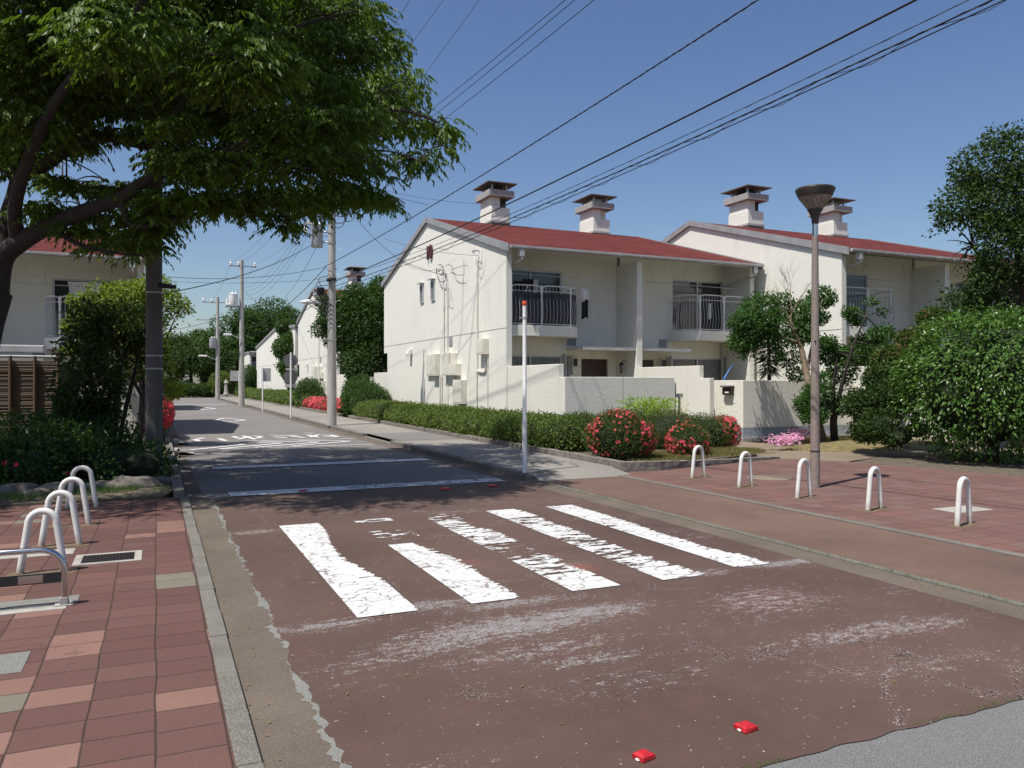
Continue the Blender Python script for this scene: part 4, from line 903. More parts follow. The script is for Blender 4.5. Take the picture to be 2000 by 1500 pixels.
# ================================================================== PLANTER KERBS
def kerbline(name, label, pts, h, wd, seg=.9):
    mb = MB(); P2 = [Vector((*p, 0)) for p in pts]
    for (a, ha), (b, hb) in zip(list(zip(P2, h))[:-1], list(zip(P2, h))[1:]):
        L = (b-a).length; n_ = max(1, round(L/seg)); d = (b-a).normalized(); s_ = Vector((-d.y, d.x, 0))
        for i in range(n_):
            q0 = a+d*(L*i/n_+.006); q1 = a+d*(L*(i+1)/n_-.006); hh0 = ha+(hb-ha)*i/n_; hh1 = ha+(hb-ha)*(i+1)/n_; K = 6; vs = []
            for k in range(K+1):
                q = q0.lerp(q1, k/K); hh = hh0+(hh1-hh0)*k/K
                for o_, z in ((0, -.1), (0, hh*.5), (0, hh), (wd, hh), (wd, -.1)):
                    nz = .012*mnoise.noise(Vector((q.x*5, q.y*5, z*9+o_))); p_ = q+s_*(o_+nz*1.3); vs.append((p_.x, p_.y, z+nz if z > 0 else z))
            mb.add(vs, [(k*5+j, (k+1)*5+j, (k+1)*5+j+1, k*5+j+1) for k in range(K) for j in range(4)]+[(0, 1, 2, 3, 4), tuple(K*5+j for j in (4, 3, 2, 1, 0))])
    o_ = mb.build(name, 'granite', root=(pts[0][0], pts[0][1], 0)); return tag(o_, label, 'kerb')
kerbline('planter_kerb', 'long rough brown stone kerb holding the hedge bed along the sidewalk', [(7.46, 11.8), (7.46, 33.5)][::-1], [.2, .21][::-1], -.16 if False else .16)
kerbline('planter_kerb', 'rough stone kerb edging the azalea bed beside the red paving', [(7.46, 11.78), (8.2, 11.72), (9.4, 12.05), (10.6, 12.38), (11.8, 12.62)], [.20, .19, .13, .09, .06], .16)
kerbline('planter_kerb', 'stone kerb around the pink flower bed by the second house', [(7.5, 46.5), (7.5, 35.5)], [.2, .2], .16, 1.5)
kerbline('planter_kerb', 'far stone kerb along the distant hedge', [(7.5, 88), (7.5, 47.5)], [.15, .15], .16, 3)
# ================================================================== HEDGES, SHRUBS
def shrub(name, label, cat, clumps, n, L, W, mat, fl=None, group=None, corecol='dkleaf', gap=-.9, base=None, lo=.78, up=.5, sc=.86):
    c0 = clumps[0][0]; r_ = thing(name, label, cat, (c0[0], c0[1], base if base is not None else .12), group)
    core('dark_core', clumps, MAT['coreshade'], r_, sc); leafcloud('foliage', clumps, n, L, W, mat, r_, lo=lo, gap=gap, droop=-.15, up=up)  # lumpy dark solid added inside to block see-through
    if fl:
        m_, cnt, rad_, sel = fl; Pn, Dn = cloud(clumps, cnt*6, .98, -9, 1, .03)
        patch = pnoise(Pn, 4.5)+rng.normal(size=len(Pn))*.35; keep = (patch > sel)
        ok = Dn[:, 2] > -.6; keep &= ok; Pn = Pn[keep][:]; Dn = Dn[keep]
        ix = rng.permutation(len(Pn))[:cnt]; flowers('blossoms', Pn[ix]+Dn[ix]*.02, Dn[ix]+rng.normal(size=(len(ix), 3))*.3, rad_, m_, r_)
    return r_
MAT['coreshade'] = plain('shrub_core_shade', (.014, .024, .008), 1, var=.5, scale=14)  # near-black green for shrub cores, inner shade put into the colour
hc = []; y = 15.3; k = 0
while y < 32.6:
    r_ = .62+.07*math.sin(k*2.3); hc.append(((8.27+.05*math.sin(k*1.7), y, .42), (.74, r_, .40+.03*math.sin(k*3.1)))); y += .78; k += 1
shrub('hedge', 'long clipped green hedge in the stone kerbed bed along the near house gable', 'hedge', hc, 80000, .062, .032, 'hedge', base=.12)
a = Vector((8.25, 13.05, .57))
shrub('azalea_bush', 'round azalea bush with many pink red blossoms at the bed corner', 'shrub', [((8.18, 13.0, .55), (.66, .6, .48))], 15000, .036, .018, 'azalea', ('pink', 520, .036, .1), base=.12)
shrub('azalea_bush', 'small round azalea with pink red blossoms behind the first right hoop', 'shrub', [((9.82, 13.1, .38), (.40, .40, .35))], 7000, .036, .018, 'azalea', ('pink', 280, .036, .0), base=.1)
shrub('azalea_hedge', 'long domed green azalea hedge behind the two flowering bushes', 'hedge', [((9.9, 15.2, .46), (.75, .6, .44)), ((10.6, 14.8, .46), (.8, .6, .46)), ((11.3, 14.6, .42), (.72, .58, .42))], 22000, .038, .019, 'azalea', ('pink', 60, .036, .8), base=.1)
shrub('azalea_bush', 'azalea covered in pink blossoms at the right end of the green azalea hedge', 'shrub', [((11.95, 14.6, .42), (.3, .4, .38))], 4000, .036, .018, 'azalea', ('pink', 260, .04, -.6), base=.1)
shrub('clipped_shrub', 'dark green mound between the hedge end and the pink azalea', 'shrub', [((8.55, 15.2, .42), (.7, .55, .42)), ((9.0, 16.0, .42), (.6, .6, .44))], 14000, .042, .02, 'azalea', base=.12)
# lime plant
q = G(1292, 835, .15); q = Vector((11.1, 16.3, .12)); lp = thing('lime_plant', 'bright yellow green leafy plant in front of the garden wall', 'plant', tuple(q))
n_ = 1500; Pn = np.array(q)+np.c_[rng.normal(size=n_)*.38, rng.normal(size=n_)*.2, np.abs(rng.uniform(.3, 1.05, n_))]; Dn = np.c_[rng.normal(size=(n_, 2))*.8, rng.uniform(-.3, 1.0, n_)]; leafmesh('leaf', Pn, Dn, rng.normal(size=(n_, 3))+[0, 0, 1], .17, .028, 'lime', lp)
m = MB()
for i in range(22): a_ = random.uniform(0, 6.28); e = Vector((math.cos(a_)*.45*random.random(), math.sin(a_)*.22, random.uniform(.6, 1.2))); m.tube([q, q+e*.5+Vector((0, 0, .15)), q+e], [.008, .006, .003], 5)
m.build('stem', 'lime', lp)
# shrubs near the pole
sh1 = [((8.5, 33.6, .7), (.8, .9, .75)), ((8.3, 34.9, .8), (.75, .8, .85)), ((8.6, 36.0, 1.0), (.8, .7, .9))]
shrub('clipped_shrub', 'bright green bushy shrubs behind the grey utility pole', 'shrub', sh1, 15000, .09, .045, 'midleaf', base=.1, lo=.7)
shrub('camellia_bush', 'tall shrub dotted with pale flowers beside the end of the garden wall', 'shrub', [((9.4, 38.2, 1.5), (.9, 1.0, 1.3))], 9000, .09, .05, 'midleaf', ('whitefl', 260, .06, -.3), base=.05)
shrub('azalea_row', 'low row of bright pink azaleas beyond the grey utility pole', 'hedge', [((8.2, 36.5+i*1.0, .38), (.6, .75, .38)) for i in range(10)], 14000, .06, .03, 'azalea', ('pink', 2600, .075, -1.4), base=.1)
shrub('hedge', 'low clipped hedge in front of the far white houses', 'hedge', [((8.3, 48+i*1.7, .5), (.7, 1.1, .5)) for i in range(24)], 16000, .12, .06, 'hedge', base=.1)
shrub('clipped_shrub', 'upright shrub at the near end of the far hedge', 'shrub', [((8.4, 48.4, .9), (.8, .9, .9))], 3500, .10, .05, 'midleaf', base=.1)
# left shrubs
shrub('azalea_bush', 'red flowering azalea at the road edge behind the dark pole', 'shrub', [((-.05, 24.6, .75), (.46, 1.8, .62))], 7000, .05, .025, 'azalea', ('redfl', 1500, .06, -1.2), base=.06)
ls = [(20, 905, 11.9, .75, .42), (110, 880, 12.4, .8, .5), (60, 900, 11.6, .5, .4), (200, 900, 12.4, .7, .45), (275, 915, 12.6, .5, .35), (60, 860, 13.2, .8, .55), (230, 880, 13.6, .7, .45), (-60, 890, 12.4, .9, .5), (-200, 890, 12.4, .9, .5), (150, 860, 13.6, .8, .5)]
cl = []
for a, b, d, r_, h_ in ls: q = P(a, b, d); cl.append(((q.x, q.y, max(.3, q.z-.1)), (r_, r_*.8, h_)))
shrub('shade_shrub', 'low dark green shrubs in the tree shade behind the left hoops', 'shrub', cl, 17000, .085, .042, 'midleaf', ('redfl', 10, .05, .2), base=.06, lo=.5, gap=-.35, sc=.62)
cc_ = []
for a, b, d, r_, h_ in [(215, 700, 14.6, .75, .7), (190, 760, 14.2, .7, .6), (240, 640, 14.8, .55, .45), (250, 790, 14.4, .6, .5), (170, 830, 14.2, .55, .45), (215, 830, 14.4, .6, .4), (285, 700, 14.8, .3, .55), (160, 680, 14.4, .4, .4), (270, 850, 14.2, .25, .3), (180, 620, 14.5, .35, .3), (150, 800, 14.0, .35, .45), (280, 780, 14.5, .3, .3)]:
    q = P(a, b, d); cc_.append((tuple(q), (r_, r_, h_)))
r_ = thing('camellia_tree', 'tall dark camellia in deep shade left of the dark pole', 'tree', (cc_[0][0][0], cc_[0][0][1], .06))
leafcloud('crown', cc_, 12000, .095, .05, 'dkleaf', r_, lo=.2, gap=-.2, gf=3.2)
m = MB(); b0 = Vector((cc_[0][0][0], cc_[0][0][1], .0))
for i in range(5): a_ = i*1.3; m.tube(smoothpts([b0+Vector((.1*math.cos(a_), .1*math.sin(a_), 0)), b0+Vector((.2*math.cos(a_), .2*math.sin(a_), .8)), b0+Vector((.5*math.cos(a_), .5*math.sin(a_), 2.2))], 4), [.05]*4+[.04]*3+[.02]*2, 7)
m.build('trunk', 'bark', r_)
# edging rocks
for i, (a, b, s_) in enumerate([(30, 968, .3), (65, 972, .18), (110, 965, .28), (210, 958, .24), (262, 955, .34), (310, 948, .2), (165, 962, .2), (20, 950, .2), (330, 945, .16)]):
    q = G(a, b, .05); m = MB(); n1, n2 = 8, 12; vs = []
    for k in range(n1+1):
        for j in range(n2):
            th = math.pi*k/n1; ph = 2*math.pi*j/n2; d = Vector((math.sin(th)*math.cos(ph), math.sin(th)*math.sin(ph), math.cos(th))); qq = s_*(1+.35*mnoise.noise(d*1.6+Vector((i*3., 0, 0)))); vs.append((q.x+d.x*qq*1.2, q.y+.15+d.y*qq*.6, q.z+.02+d.z*qq*.45))
    m.add(vs, [(k*n2+j, (k+1)*n2+j, (k+1)*n2+(j+1) % n2, k*n2+(j+1) % n2) for k in range(n1) for j in range(n2)])
    tag(m.build('edging_rock', 'rock', smooth=True, root=tuple(q)), ['broad flat', 'small', 'rounded', 'dark', 'large dark', 'mossy', 'small dark', 'half buried', 'little'][i]+' edging rock of the shaded bed, number '[:-9]+', '+['at the left picture edge', 'second from the left edge', 'left of the farthest white hoop', 'right of the farthest white hoop', 'midway to the dark pole', 'just left of the dark pole', 'directly behind the farthest white hoop', 'behind the broad flat rock', 'at the foot of the dark pole'][i], 'rock', 'edging rocks of the shaded bed')
# bamboo fence
bf = thing('bamboo_fence', 'brown bamboo fence with horizontal slats at the left edge', 'fence', (-1.9, 19.5, 0)); m = MB(); z = .35; x1_ = onY(113, 700, 19.5).x
while z < 2.06: m.tube([(x1_-4.0, 19.5, z), (x1_, 19.5+random.uniform(-.01, .01), z+random.uniform(-.003, .003))], .0135, 6); z += .031
m.build('slats', 'bamboo', bf)
for px in (20, 68, 113): X = onY(px, 700, 19.45).x; mm = MB(); mm.tube([(X, 19.45, 0), (X, 19.45, 2.16)], .035, 8); mm.build('post', 'bamboo', bf, smooth=True)
m = MB(); m.box(x1_-4, x1_, 19.53, 19.54, .3, 2.05); m.build('backing', 'hat', bf)
m = MB()
for i in range(12): m.tube([(x1_+.05, 19.6+i*.22, .3), (x1_+.05, 19.6+i*.22, 2.0)], .02, 6)
m.build('side_slats', 'bamboo', bf)
gwall('garden_wall', 'pale garden wall glimpsed behind the shaded camellia on the left', [(-1.75, -.3, 22.4, 22.55, 0, 1.5)])
# ================================================================== TREES
def bez(a, b, sag=0.0, k=6):
    out = []
    for i in range(k+1): t_ = i/k; p_ = a.lerp(b, t_); p_.z += sag*4*t_*(1-t_); out.append(p_)
    return out
# foreground zelkova
zb = P(-75, 965, 11.4); zb.z = 0
zt = thing('zelkova_tree', 'big zelkova tree overhanging the street from the left with dark layered branches', 'tree', tuple(zb))
limbs = []
def limb(pts, r0, r1):
    pp = smoothpts([p if isinstance(p, Vector) else P(*p) for p in pts], 6); limbs.append(pp); n_ = len(pp)
    return pp, [r0+(r1-r0)*(i/(n_-1))**.8 for i in range(n_)]
tm = MB()
L0 = [tuple(zb), (-60, 800, 11.4), (-35, 660, 11.4), (-8, 570, 11.3)]
for pts, r0, r1 in [
    ([Vector((zb.x, zb.y, zb.z-.2))]+L0[1:], .30, .21),
    ([(-8, 575, 11.3), (5, 505, 11.2), (48, 468, 11.0), (98, 440, 10.9), (170, 410, 10.7), (235, 388, 10.5), (290, 350, 10.3), (390, 310, 10.2), (520, 270, 10.2), (660, 225, 10.3), (780, 215, 10.4), (860, 240, 10.5)], .17, .012),
    ([(-10, 580, 11.3), (5, 460, 11.4), (28, 380, 11.5), (45, 300, 11.6), (80, 230, 11.6), (130, 120, 11.5), (220, -30, 11.3), (330, -220, 11.2)], .145, .04),
    ([(40, 345, 11.5), (95, 318, 11.3), (140, 285, 11.2), (200, 268, 11.1), (280, 285, 11.0), (370, 300, 11.0), (470, 320, 11), (600, 330, 11), (720, 350, 11)], .11, .012),
    ([(60, 290, 11.6), (100, 270, 11.7), (150, 238, 11.8), (215, 217, 11.9), (320, 200, 12), (480, 150, 12.2), (640, 90, 12.4), (760, 70, 12.5)], .09, .012),
    ([(35, 470, 11.1), (30, 400, 10.6), (60, 300, 10.0), (120, 180, 9.6), (230, 60, 9.2), (330, -60, 9)], .11, .03),
    ([(235, 388, 10.5), (260, 440, 10.5), (330, 430, 10.6), (440, 410, 10.8), (560, 425, 11)], .06, .008),
    ([(290, 350, 10.3), (330, 240, 10.2), (420, 140, 10.2), (560, 60, 10.3), (700, 20, 10.4)], .07, .012),
    ([(100, 440, 10.9), (140, 470, 10.9), (200, 490, 11.0), (290, 500, 11.2)], .05, .01),
    ([(80, 230, 11.6), (-60, 100, 12.2), (-200, -50, 12.5)], .10, .03), ([(5, 460, 11.4), (-120, 330, 12.5), (-300, 200, 13.5)], .10, .03), ([(130, 120, 11.5), (260, 40, 13), (420, -60, 14.5), (600, -120, 15)], .08, .015)]:
    pp, rr = limb(pts, r0, r1); tm.tube(pp, rr, 9)
pads = []
def pad(px, py, d, rh, rv): pads.append((P(px, py, d), rh, rv))
VIS = [(845, 245, 10.5, .34, .22), (800, 160, 10.6, .30, .24), (862, 285, 10.5, .22, .14), (820, 310, 10.4, .36, .14), (780, 235, 10.4, .45, .3), (740, 180, 10.6, .42, .3), (735, 90, 11.0, .36, .32), (700, 25, 11.2, .35, .35), (660, 100, 10.8, .5, .4),
 (745, 340, 10.8, .2, .14), (728, 385, 10.9, .3, .13), (670, 370, 10.8, .45, .18), (690, 300, 10.4, .45, .22), (620, 320, 10.3, .5, .24), (600, 395, 10.9, .35, .14), (560, 445, 11.0, .25, .13), (530, 425, 11.0, .22, .1), (545, 375, 10.8, .4, .2), (490, 390, 10.7, .35, .14), (440, 395, 10.6, .35, .14), (470, 330, 10.0, .5, .3), (400, 330, 9.9, .42, .3), (345, 320, 9.9, .32, .25), (520, 270, 10.2, .55, .3), (600, 250, 10.2, .5, .3), (690, 240, 10.3, .45, .25), (380, 390, 10.3, .35, .16),
 (330, 400, 10.5, .4, .2), (290, 420, 10.6, .35, .2), (270, 450, 10.9, .36, .10), (225, 474, 11.1, .40, .05), (150, 446, 11.0, .36, .08), (110, 412, 10.9, .42, .12), (60, 405, 11.0, .3, .15), (200, 420, 10.8, .45, .12), (130, 360, 10.9, .28, .10), (235, 370, 10.7, .4, .12), (95, 345, 11.0, .25, .08), (180, 365, 10.9, .2, .07), (300, 485, 11.2, .2, .1), (320, 450, 11.0, .2, .12),
 (30, 330, 11.6, .4, .3), (60, 250, 11.5, .5, .35), (20, 160, 11.5, .6, .4), (110, 130, 11.0, .6, .4), (40, 60, 11, .6, .4), (160, 50, 11, .6, .4), (150, 200, 11.2, .5, .25), (210, 130, 11, .55, .4), (260, 60, 11, .6, .4), (130, 275, 11.3, .35, .12), (200, 260, 11.2, .35, .14), (260, 200, 11, .5, .2), (330, 160, 11, .6, .4), (370, 60, 11, .6, .4), (310, 265, 10.8, .4, .15), (400, 220, 10.8, .55, .3), (450, 140, 10.9, .6, .4), (470, 40, 11, .6, .4), (560, 60, 11, .6, .4), (560, 150, 10.8, .6, .35), (640, 30, 11, .5, .35), (630, 180, 10.5, .5, .3), (480, 220, 10.5, .5, .3), (340, 250, 9.6, .3, .2), (90, 80, 9.6, .45, .35), (230, -20, 10, .7, .4), (400, -30, 10.5, .7, .4), (560, -40, 10.8, .6, .4)]
for v_ in VIS: pad(v_[0], v_[1], v_[2], v_[3], v_[4]*.68)
for (px, py, d, rh, rv) in VIS:
    if rh >= .28 and px > 120:
        pad(px, py+6, d*1.2, rh*1.12, rv*1.1)
        if py < 400: pad(px-8, py+4, d*1.42, rh*1.3, rv*1.25)
for v_ in [(40, 40, 9.8, .4, .3), (20, 180, 10, .4, .25), (110, 190, 10.2, .4, .2), (160, 60, 9.9, .45, .3), (70, 110, 10, .4, .3), (35, 230, 9.9, .35, .2), (90, 250, 10, .3, .15), (20, 120, 9.7, .4, .25), (110, 60, 9.7, .35, .25), (45, 300, 10.2, .25, .12), (120, 395, 10.3, .3, .07), (190, 385, 10.2, .3, .07), (230, 150, 10, .4, .25), (30, 270, 10.3, .35, .15), (300, 60, 9.8, .4, .3), (15, 340, 10.4, .25, .15), (60, 200, 10.6, .4, .2), (170, 130, 10.2, .4, .25)]: pad(*v_)
nvis = len(VIS)
g = np.random.default_rng(5)
for i in range(78):      # the rest of the crown above and beyond the frame
    X = g.uniform(-7.5, 2.6); Y = g.uniform(9.6, 16.2); cxx, cyy = -1.8, 12.3
    q = ((X-cxx)/6.0)**2+((Y-cyy)/4.4)**2
    if q > 1: continue
    z = g.uniform(5.2, 5.8+3.0*math.sqrt(1-q))
    v = Vector((X, Y, z)); d = X*SA+Y*CA; u = (X*CA-Y*SA)/d; ppx = 1000+F*u; ppy = 747-F*(z-EYE)/d
    if ppy > -20 and ppx > 620: continue
    if 200 < ppy and ppx > 0: continue
    pads.append((v, g.uniform(.6, .95), g.uniform(.25, .5)))
# twigs linking pads to the nearest limb
LP = [p_ for l_ in limbs for p_ in l_]
order = sorted(pads, key=lambda q: min((p_-q[0]).length for p_ in LP))
for c_, rh, rv in order:
    nb = min(LP, key=lambda p_: (p_-c_).length + (.6 if p_.z > c_.z+.3 else 0))
    d_ = (nb-c_).length
    bb = bez(nb, c_, .12*d_); tm.tube(bb, lerps(.012+.006*min(d_, 3), .005, 7), 5); LP += bb[3:]
    for k in range(3):
        a_ = g.uniform(0, 6.28); e = c_+Vector((math.cos(a_)*rh*.8, math.sin(a_)*rh*.8, g.uniform(-.1, .1))); tm.tube(bez(c_, e, .04, 3), lerps(.007, .003, 4), 4)
tm.build('trunk', 'bark', zt, smooth=True)
PP, DD, NN, LL = [], [], [], []
for i, (c_, rh, rv) in enumerate(pads):
    vis = i < nvis; ns = int((230 if vis else 120)*rh*rh/.25*(.5+rv)); K = 13 if vis else 11; sc_ = 1.0 if vis else 1.35
    d = nrm(g.normal(size=(ns, 3))); q = g.uniform(0, 1, (ns, 1))**(1/2.6); o = np.array(c_)+d*q*np.array([rh, rh, rv]); o[:, 2] += rv*.25; o = o[pnoise(o, 3.4) > (-.45 if vis else -.3)]; ns = len(o)
    a_ = g.uniform(0, 6.28, ns); out = o[:, :2]-np.array(c_)[:2]; dirx = np.cos(a_)*.8+out[:, 0]/rh*.9; diry = np.sin(a_)*.8+out[:, 1]/rh*.9
    sd = nrm(np.c_[dirx, diry, g.uniform(-.25, .25, ns)]); side = nrm(np.cross(sd, [0, 0, 1.])); Ls = g.uniform(.16, .34, ns)*sc_
    for k in range(K):
        t_ = (k+.5)/K; p_ = o+sd*(Ls*t_)[:, None]+np.array([0, 0, -1.])*(Ls*.45*t_*t_)[:, None]; sg = 1 if k % 2 else -1
        dd = sd*.55+side*sg*.62*(1-t_*.6)+g.normal(size=(ns, 3))*.15; dd[:, 2] -= .55+.5*g.random(ns); PP.append(p_); DD.append(dd); nn = g.normal(size=(ns, 3))*.35+side*sg*-.4; nn[:, 2] += 1; NN.append(nn); LL.append(g.uniform(.062, .090, ns)*sc_)
PP = np.vstack(PP); DD = np.vstack(DD); NN = np.vstack(NN); LL = np.concatenate(LL); print('zelkova leaves', len(PP))
leafmesh('crown', PP, DD, NN, LL, LL*.42, 'zelk', zt)
def tree(name, label, base, stems, clumps, n, L, W, mat, bark='bark', gap=-.3, gf=1.6, lo=.35, **k):
    r_ = thing(name, label, 'tree', tuple(base)); m = MB()
    for pts, r0, r1 in stems: pp = smoothpts(pts, 5); m.tube(pp, lerps(r0, r1, len(pp)), 8)
    ends = [Vector(p_) for pts, _, _ in stems for p_ in smoothpts(pts, 4)]
    for c_, rr in clumps:
        c_ = Vector(c_); nb = min(ends, key=lambda p_: (p_-c_).length); m.tube(bez(nb, c_, .05), lerps(.02*max(1, rr[0]), .006, 7), 5)
    m.build('trunk', bark, r_, smooth=True); leafcloud('crown', clumps, n, L, W, mat, r_, lo=lo, gap=gap, gf=gf, **k); return r_
# yellow-green maple on the left
cl = []
for a, b, d, rr in [(265, 590, 19.5, .75), (215, 610, 19.5, .6), (320, 600, 19.5, .6), (345, 640, 19.6, .45), (280, 660, 19.4, .8), (200, 570, 19.5, .35), (160, 590, 19, .3), (335, 700, 19.8, .45), (235, 580, 19.6, .5), (300, 565, 19.7, .5), (150, 635, 18.8, .35), (150, 680, 18.8, .3), (330, 760, 20, .35), (255, 720, 19.6, .6), (352, 605, 19.6, .25)]:
    c_ = P(a, b, d); cl.append((tuple(c_), (rr, rr, rr*.62)))
b0 = P(270, 900, 19.5); b0.z = 0
tree('maple_tree', 'sunlit yellow green tree in front of the left house', b0, [([b0, b0+Vector((.1, 0, 1.2)), b0+Vector((0, .1, 2.6)), P(270, 600, 19.5)], .10, .03), ([b0+Vector((.1, 0, 1.2)), P(330, 650, 19.5)], .05, .02), ([b0+Vector((.1, 0, 1.2)), P(190, 600, 19.5)], .05, .02)], cl, 13000, .095, .055, 'maple', gap=-.3, gf=2.8, lo=.3)
# dark tree between the houses and others
cl = []
for a, b, d, rr in [(700, 640, 39, 1.5), (730, 600, 39.5, 1.3), (680, 600, 39, 1.0), (720, 700, 38.6, 1.4), (760, 620, 40, 1.2), (670, 660, 38.6, .9), (745, 560, 39.6, .6), (695, 570, 39, .5), (640, 590, 38.4, .55), (625, 640, 38.4, .5), (655, 620, 38.4, .8), (750, 680, 39, 1.2)]:
    c_ = P(a, b, d); cl.append((tuple(c_), (rr, rr, rr*.8)))
b0 = Vector((10.6, 38.6, 0)); tree('broadleaf_tree', 'dense dark green tree between the near house and the next gable', b0, [([b0, b0+Vector((0, 0, 2)), b0+Vector((.2, 0, 4.6))], .18, .07)], cl, 34000, .13, .07, 'midleaf', lo=.3, gap=-.6, gf=1.3)
cl = []
for a, b, d, rr in [(560, 680, 61, 1.7), (565, 740, 60, 1.6), (550, 640, 62, 1.0), (575, 660, 61, 1.2), (548, 720, 60, 1.0), (568, 775, 60, 1.3)]:
    a += 10; rr *= .78; c_ = P(a, b, d); cl.append((tuple(c_), (rr, rr, rr*.8)))
b0 = Vector((cl[0][0][0], cl[0][0][1], 0)); tree('broadleaf_tree', 'dark green tree climbing between the two middle white houses', b0, [([b0, b0+Vector((0, 0, 4))], .15, .05)], cl, 16000, .2, .11, 'midleaf', gap=-.7, gf=1)
q = P(481, 745, 88); shrub('clipped_shrub', 'tall green shrub beside the farthest white house', 'shrub', [((9.0, 87, 1.7), (1.2, 1.2, 1.6)), ((9.0, 87, .8), (1.3, 1.2, .9))], 5000, .18, .1, 'midleaf', base=0)
# trees closing the street
def far_tree(px, py, d, rx, rz, mat, label, seed, tr=True):
    c_ = P(px, py, d); b0 = Vector((c_.x, c_.y, -.02)); cl = sub_clumps(tuple(c_), (rx, rx, rz), 16, .42, seed)
    tree('street_tree', label, b0, [([b0, b0+Vector((.2, 0, c_.z*.5)), c_], .32, .1)], cl, 11000, .32, .2, mat, gap=-.5, gf=.7, lo=.3)
far_tree(530, 640, 112, 5.0, 3.2, 'midleaf', 'broad bright green tree rising behind the far white houses', 1)
far_tree(455, 665, 105, 4.5, 4.0, 'midleaf', 'large green tree between the two far utility poles', 2)
far_tree(440, 720, 100, 3.2, 3.0, 'dkleaf', 'green tree with a thick trunk at the bend of the street', 3)
far_tree(370, 715, 96, 4.6, 3.6, 'dkleaf', 'dark tree mass at the end of the street beside the left shrubs', 4)
far_tree(345, 690, 118, 4.5, 3.4, 'midleaf', 'mid green tree behind the dark tree mass', 5)
far_tree(400, 690, 122, 4.5, 3.4, 'midleaf', 'pale green tree far back at the street end', 6)
far_tree(620, 650, 118, 5, 3.4, 'midleaf', 'green treetop glimpsed right of the far white houses', 7)
shrub('hedge', 'low clipped hedge crossing the end of the street', 'hedge', [((-3+i*1.3, 91-.1*i, .75), (.95, .9, .75+.1*math.sin(i*2))) for i in range(8)], 9000, .2, .11, 'midleaf', base=0)
shrub('clipped_shrub', 'round green bush at the bend of the street', 'shrub', [((6.4, 90, 1.3), (1.2, 1.2, 1.4))], 3500, .2, .11, 'hedge', base=0)
m = MB(); q = G(418, 764, 0); q = Vector((6.7, 87.5, 0)); m.box(q.x-.7, q.x+.7, q.y-.2, q.y+.2, 0, .35); m.lathe([(.3, .35), (.22, .6), (.15, 1.5), (.25, 1.55), (.1, 1.9)], q, 10); tag(m.build('stone_monument', 'concrete', root=tuple(q)), 'small pale stone monument at the bend of the street', 'monument')
sheet('end_verge', rect(-12, 9, 89.5, 140), .03, 'earth')
# right side trees
cl = [] 
for a, b, d, rr in [(1490, 605, 18.4, .5), (1450, 625, 18.0, .3), (1510, 640, 18, .45), (1530, 600, 18.4, .45), (1475, 650, 18.2, .45), (1530, 650, 18.2, .5), (1565, 610, 18.4, .4), (1450, 668, 18.1, .3), (1500, 690, 18.2, .3), (1560, 650, 18.3, .35), (1470, 690, 18.1, .25), (1605, 580, 18.8, .3), (1600, 620, 18.8, .2), (1545, 700, 18.4, .25), (1555, 730, 18.6, .2)]:
    d += 2.1; rr *= 1.15; c_ = P(a, b, d); cl.append((tuple(c_), (rr, rr, rr*.7)))
b0 = G(1606, 862, .1); t1 = [b0, P(1588, 790, 20.1), P(1575, 730, 20.3), P(1562, 670, 20.4), P(1540, 620, 20.5)]
tree('ornamental_tree', 'leaning small tree with rounded dark green clumps left of the lamp post', b0, [(t1, .13, .04), ([P(1575, 730, 20.3), P(1583, 690, 20.4), P(1605, 590, 20.6)], .06, .02), ([P(1562, 670, 20.4), P(1500, 650, 20.3)], .05, .02)], cl, 15000, .085, .045, 'smalltree', 'barklight', gap=-.55, gf=3.2, lo=.45)
cl = []
for a, b, d, rr in [(1620, 745, 18.8, .32), (1650, 725, 19, .38), (1660, 690, 19, .2), (1600, 770, 18.6, .35), (1575, 790, 18.6, .25), (1590, 810, 18.4, .28), (1640, 790, 18.6, .3), (1690, 670, 19.2, .28), (1680, 620, 19.2, .22), (1660, 610, 19.2, .15), (1700, 700, 19, .3), (1720, 650, 19, .28), (1625, 690, 19.2, .3), (1615, 670, 19, .2), (1700, 590, 19.4, .12), (1680, 760, 18.8, .25), (1725, 610, 19.4, .14), (1735, 690, 18.6, .3)]:
    d += 1.1; rr *= 1.1; c_ = P(a, b, d); cl.append((tuple(c_), (rr, rr, rr*.7)))
b0 = G(1630, 862, .1); f0 = P(1633, 800, 19.6)
tree('ornamental_tree', 'small tree with a forked dark trunk standing right of the lamp post', b0, [([b0, P(1628, 820, 19.7), f0], .10, .075), ([f0, P(1628, 760, 19.4), P(1635, 700, 19.2)], .06, .02), ([f0, P(1645, 750, 19.4), P(1665, 680, 19.2), P(1690, 620, 19.2)], .06, .015), ([P(1633, 812, 19.6), P(1610, 785, 19.2)], .035, .015), ([P(1633, 808, 19.6), P(1660, 785, 19.2), P(1685, 750, 19)], .035, .012)], cl, 13000, .085, .045, 'smalltree', gap=-.4, gf=3.2, lo=.4)
# bare twigs
bt = thing('bare_sapling', 'leafless twiggy sapling top rising above the leaning small tree', 'tree', tuple(P(1545, 600, 18.6))); m = MB()
def twig(p_, d, L, r_, dep):
    e = p_+d*L; m.tube([p_, e], [r_, r_*.6], 4)
    if dep:
        for i in range(3): nd = (d+Vector((random.uniform(-.6, .6), random.uniform(-.4, .4), random.uniform(-.1, .4)))).normalized(); twig(p_.lerp(e, random.uniform(.4, 1)), nd, L*random.uniform(.5, .75), r_*.6, dep-1)
twig(P(1545, 640, 18.6), Vector((.0, 0, 1)), .75, .012, 4); twig(P(1530, 620, 18.6), Vector((-.35, 0, .9)), .5, .010, 3); twig(P(1548, 610, 18.6), Vector((.5, 0, .8)), .5, .010, 3)
m.build('twigs', 'barklight', bt)
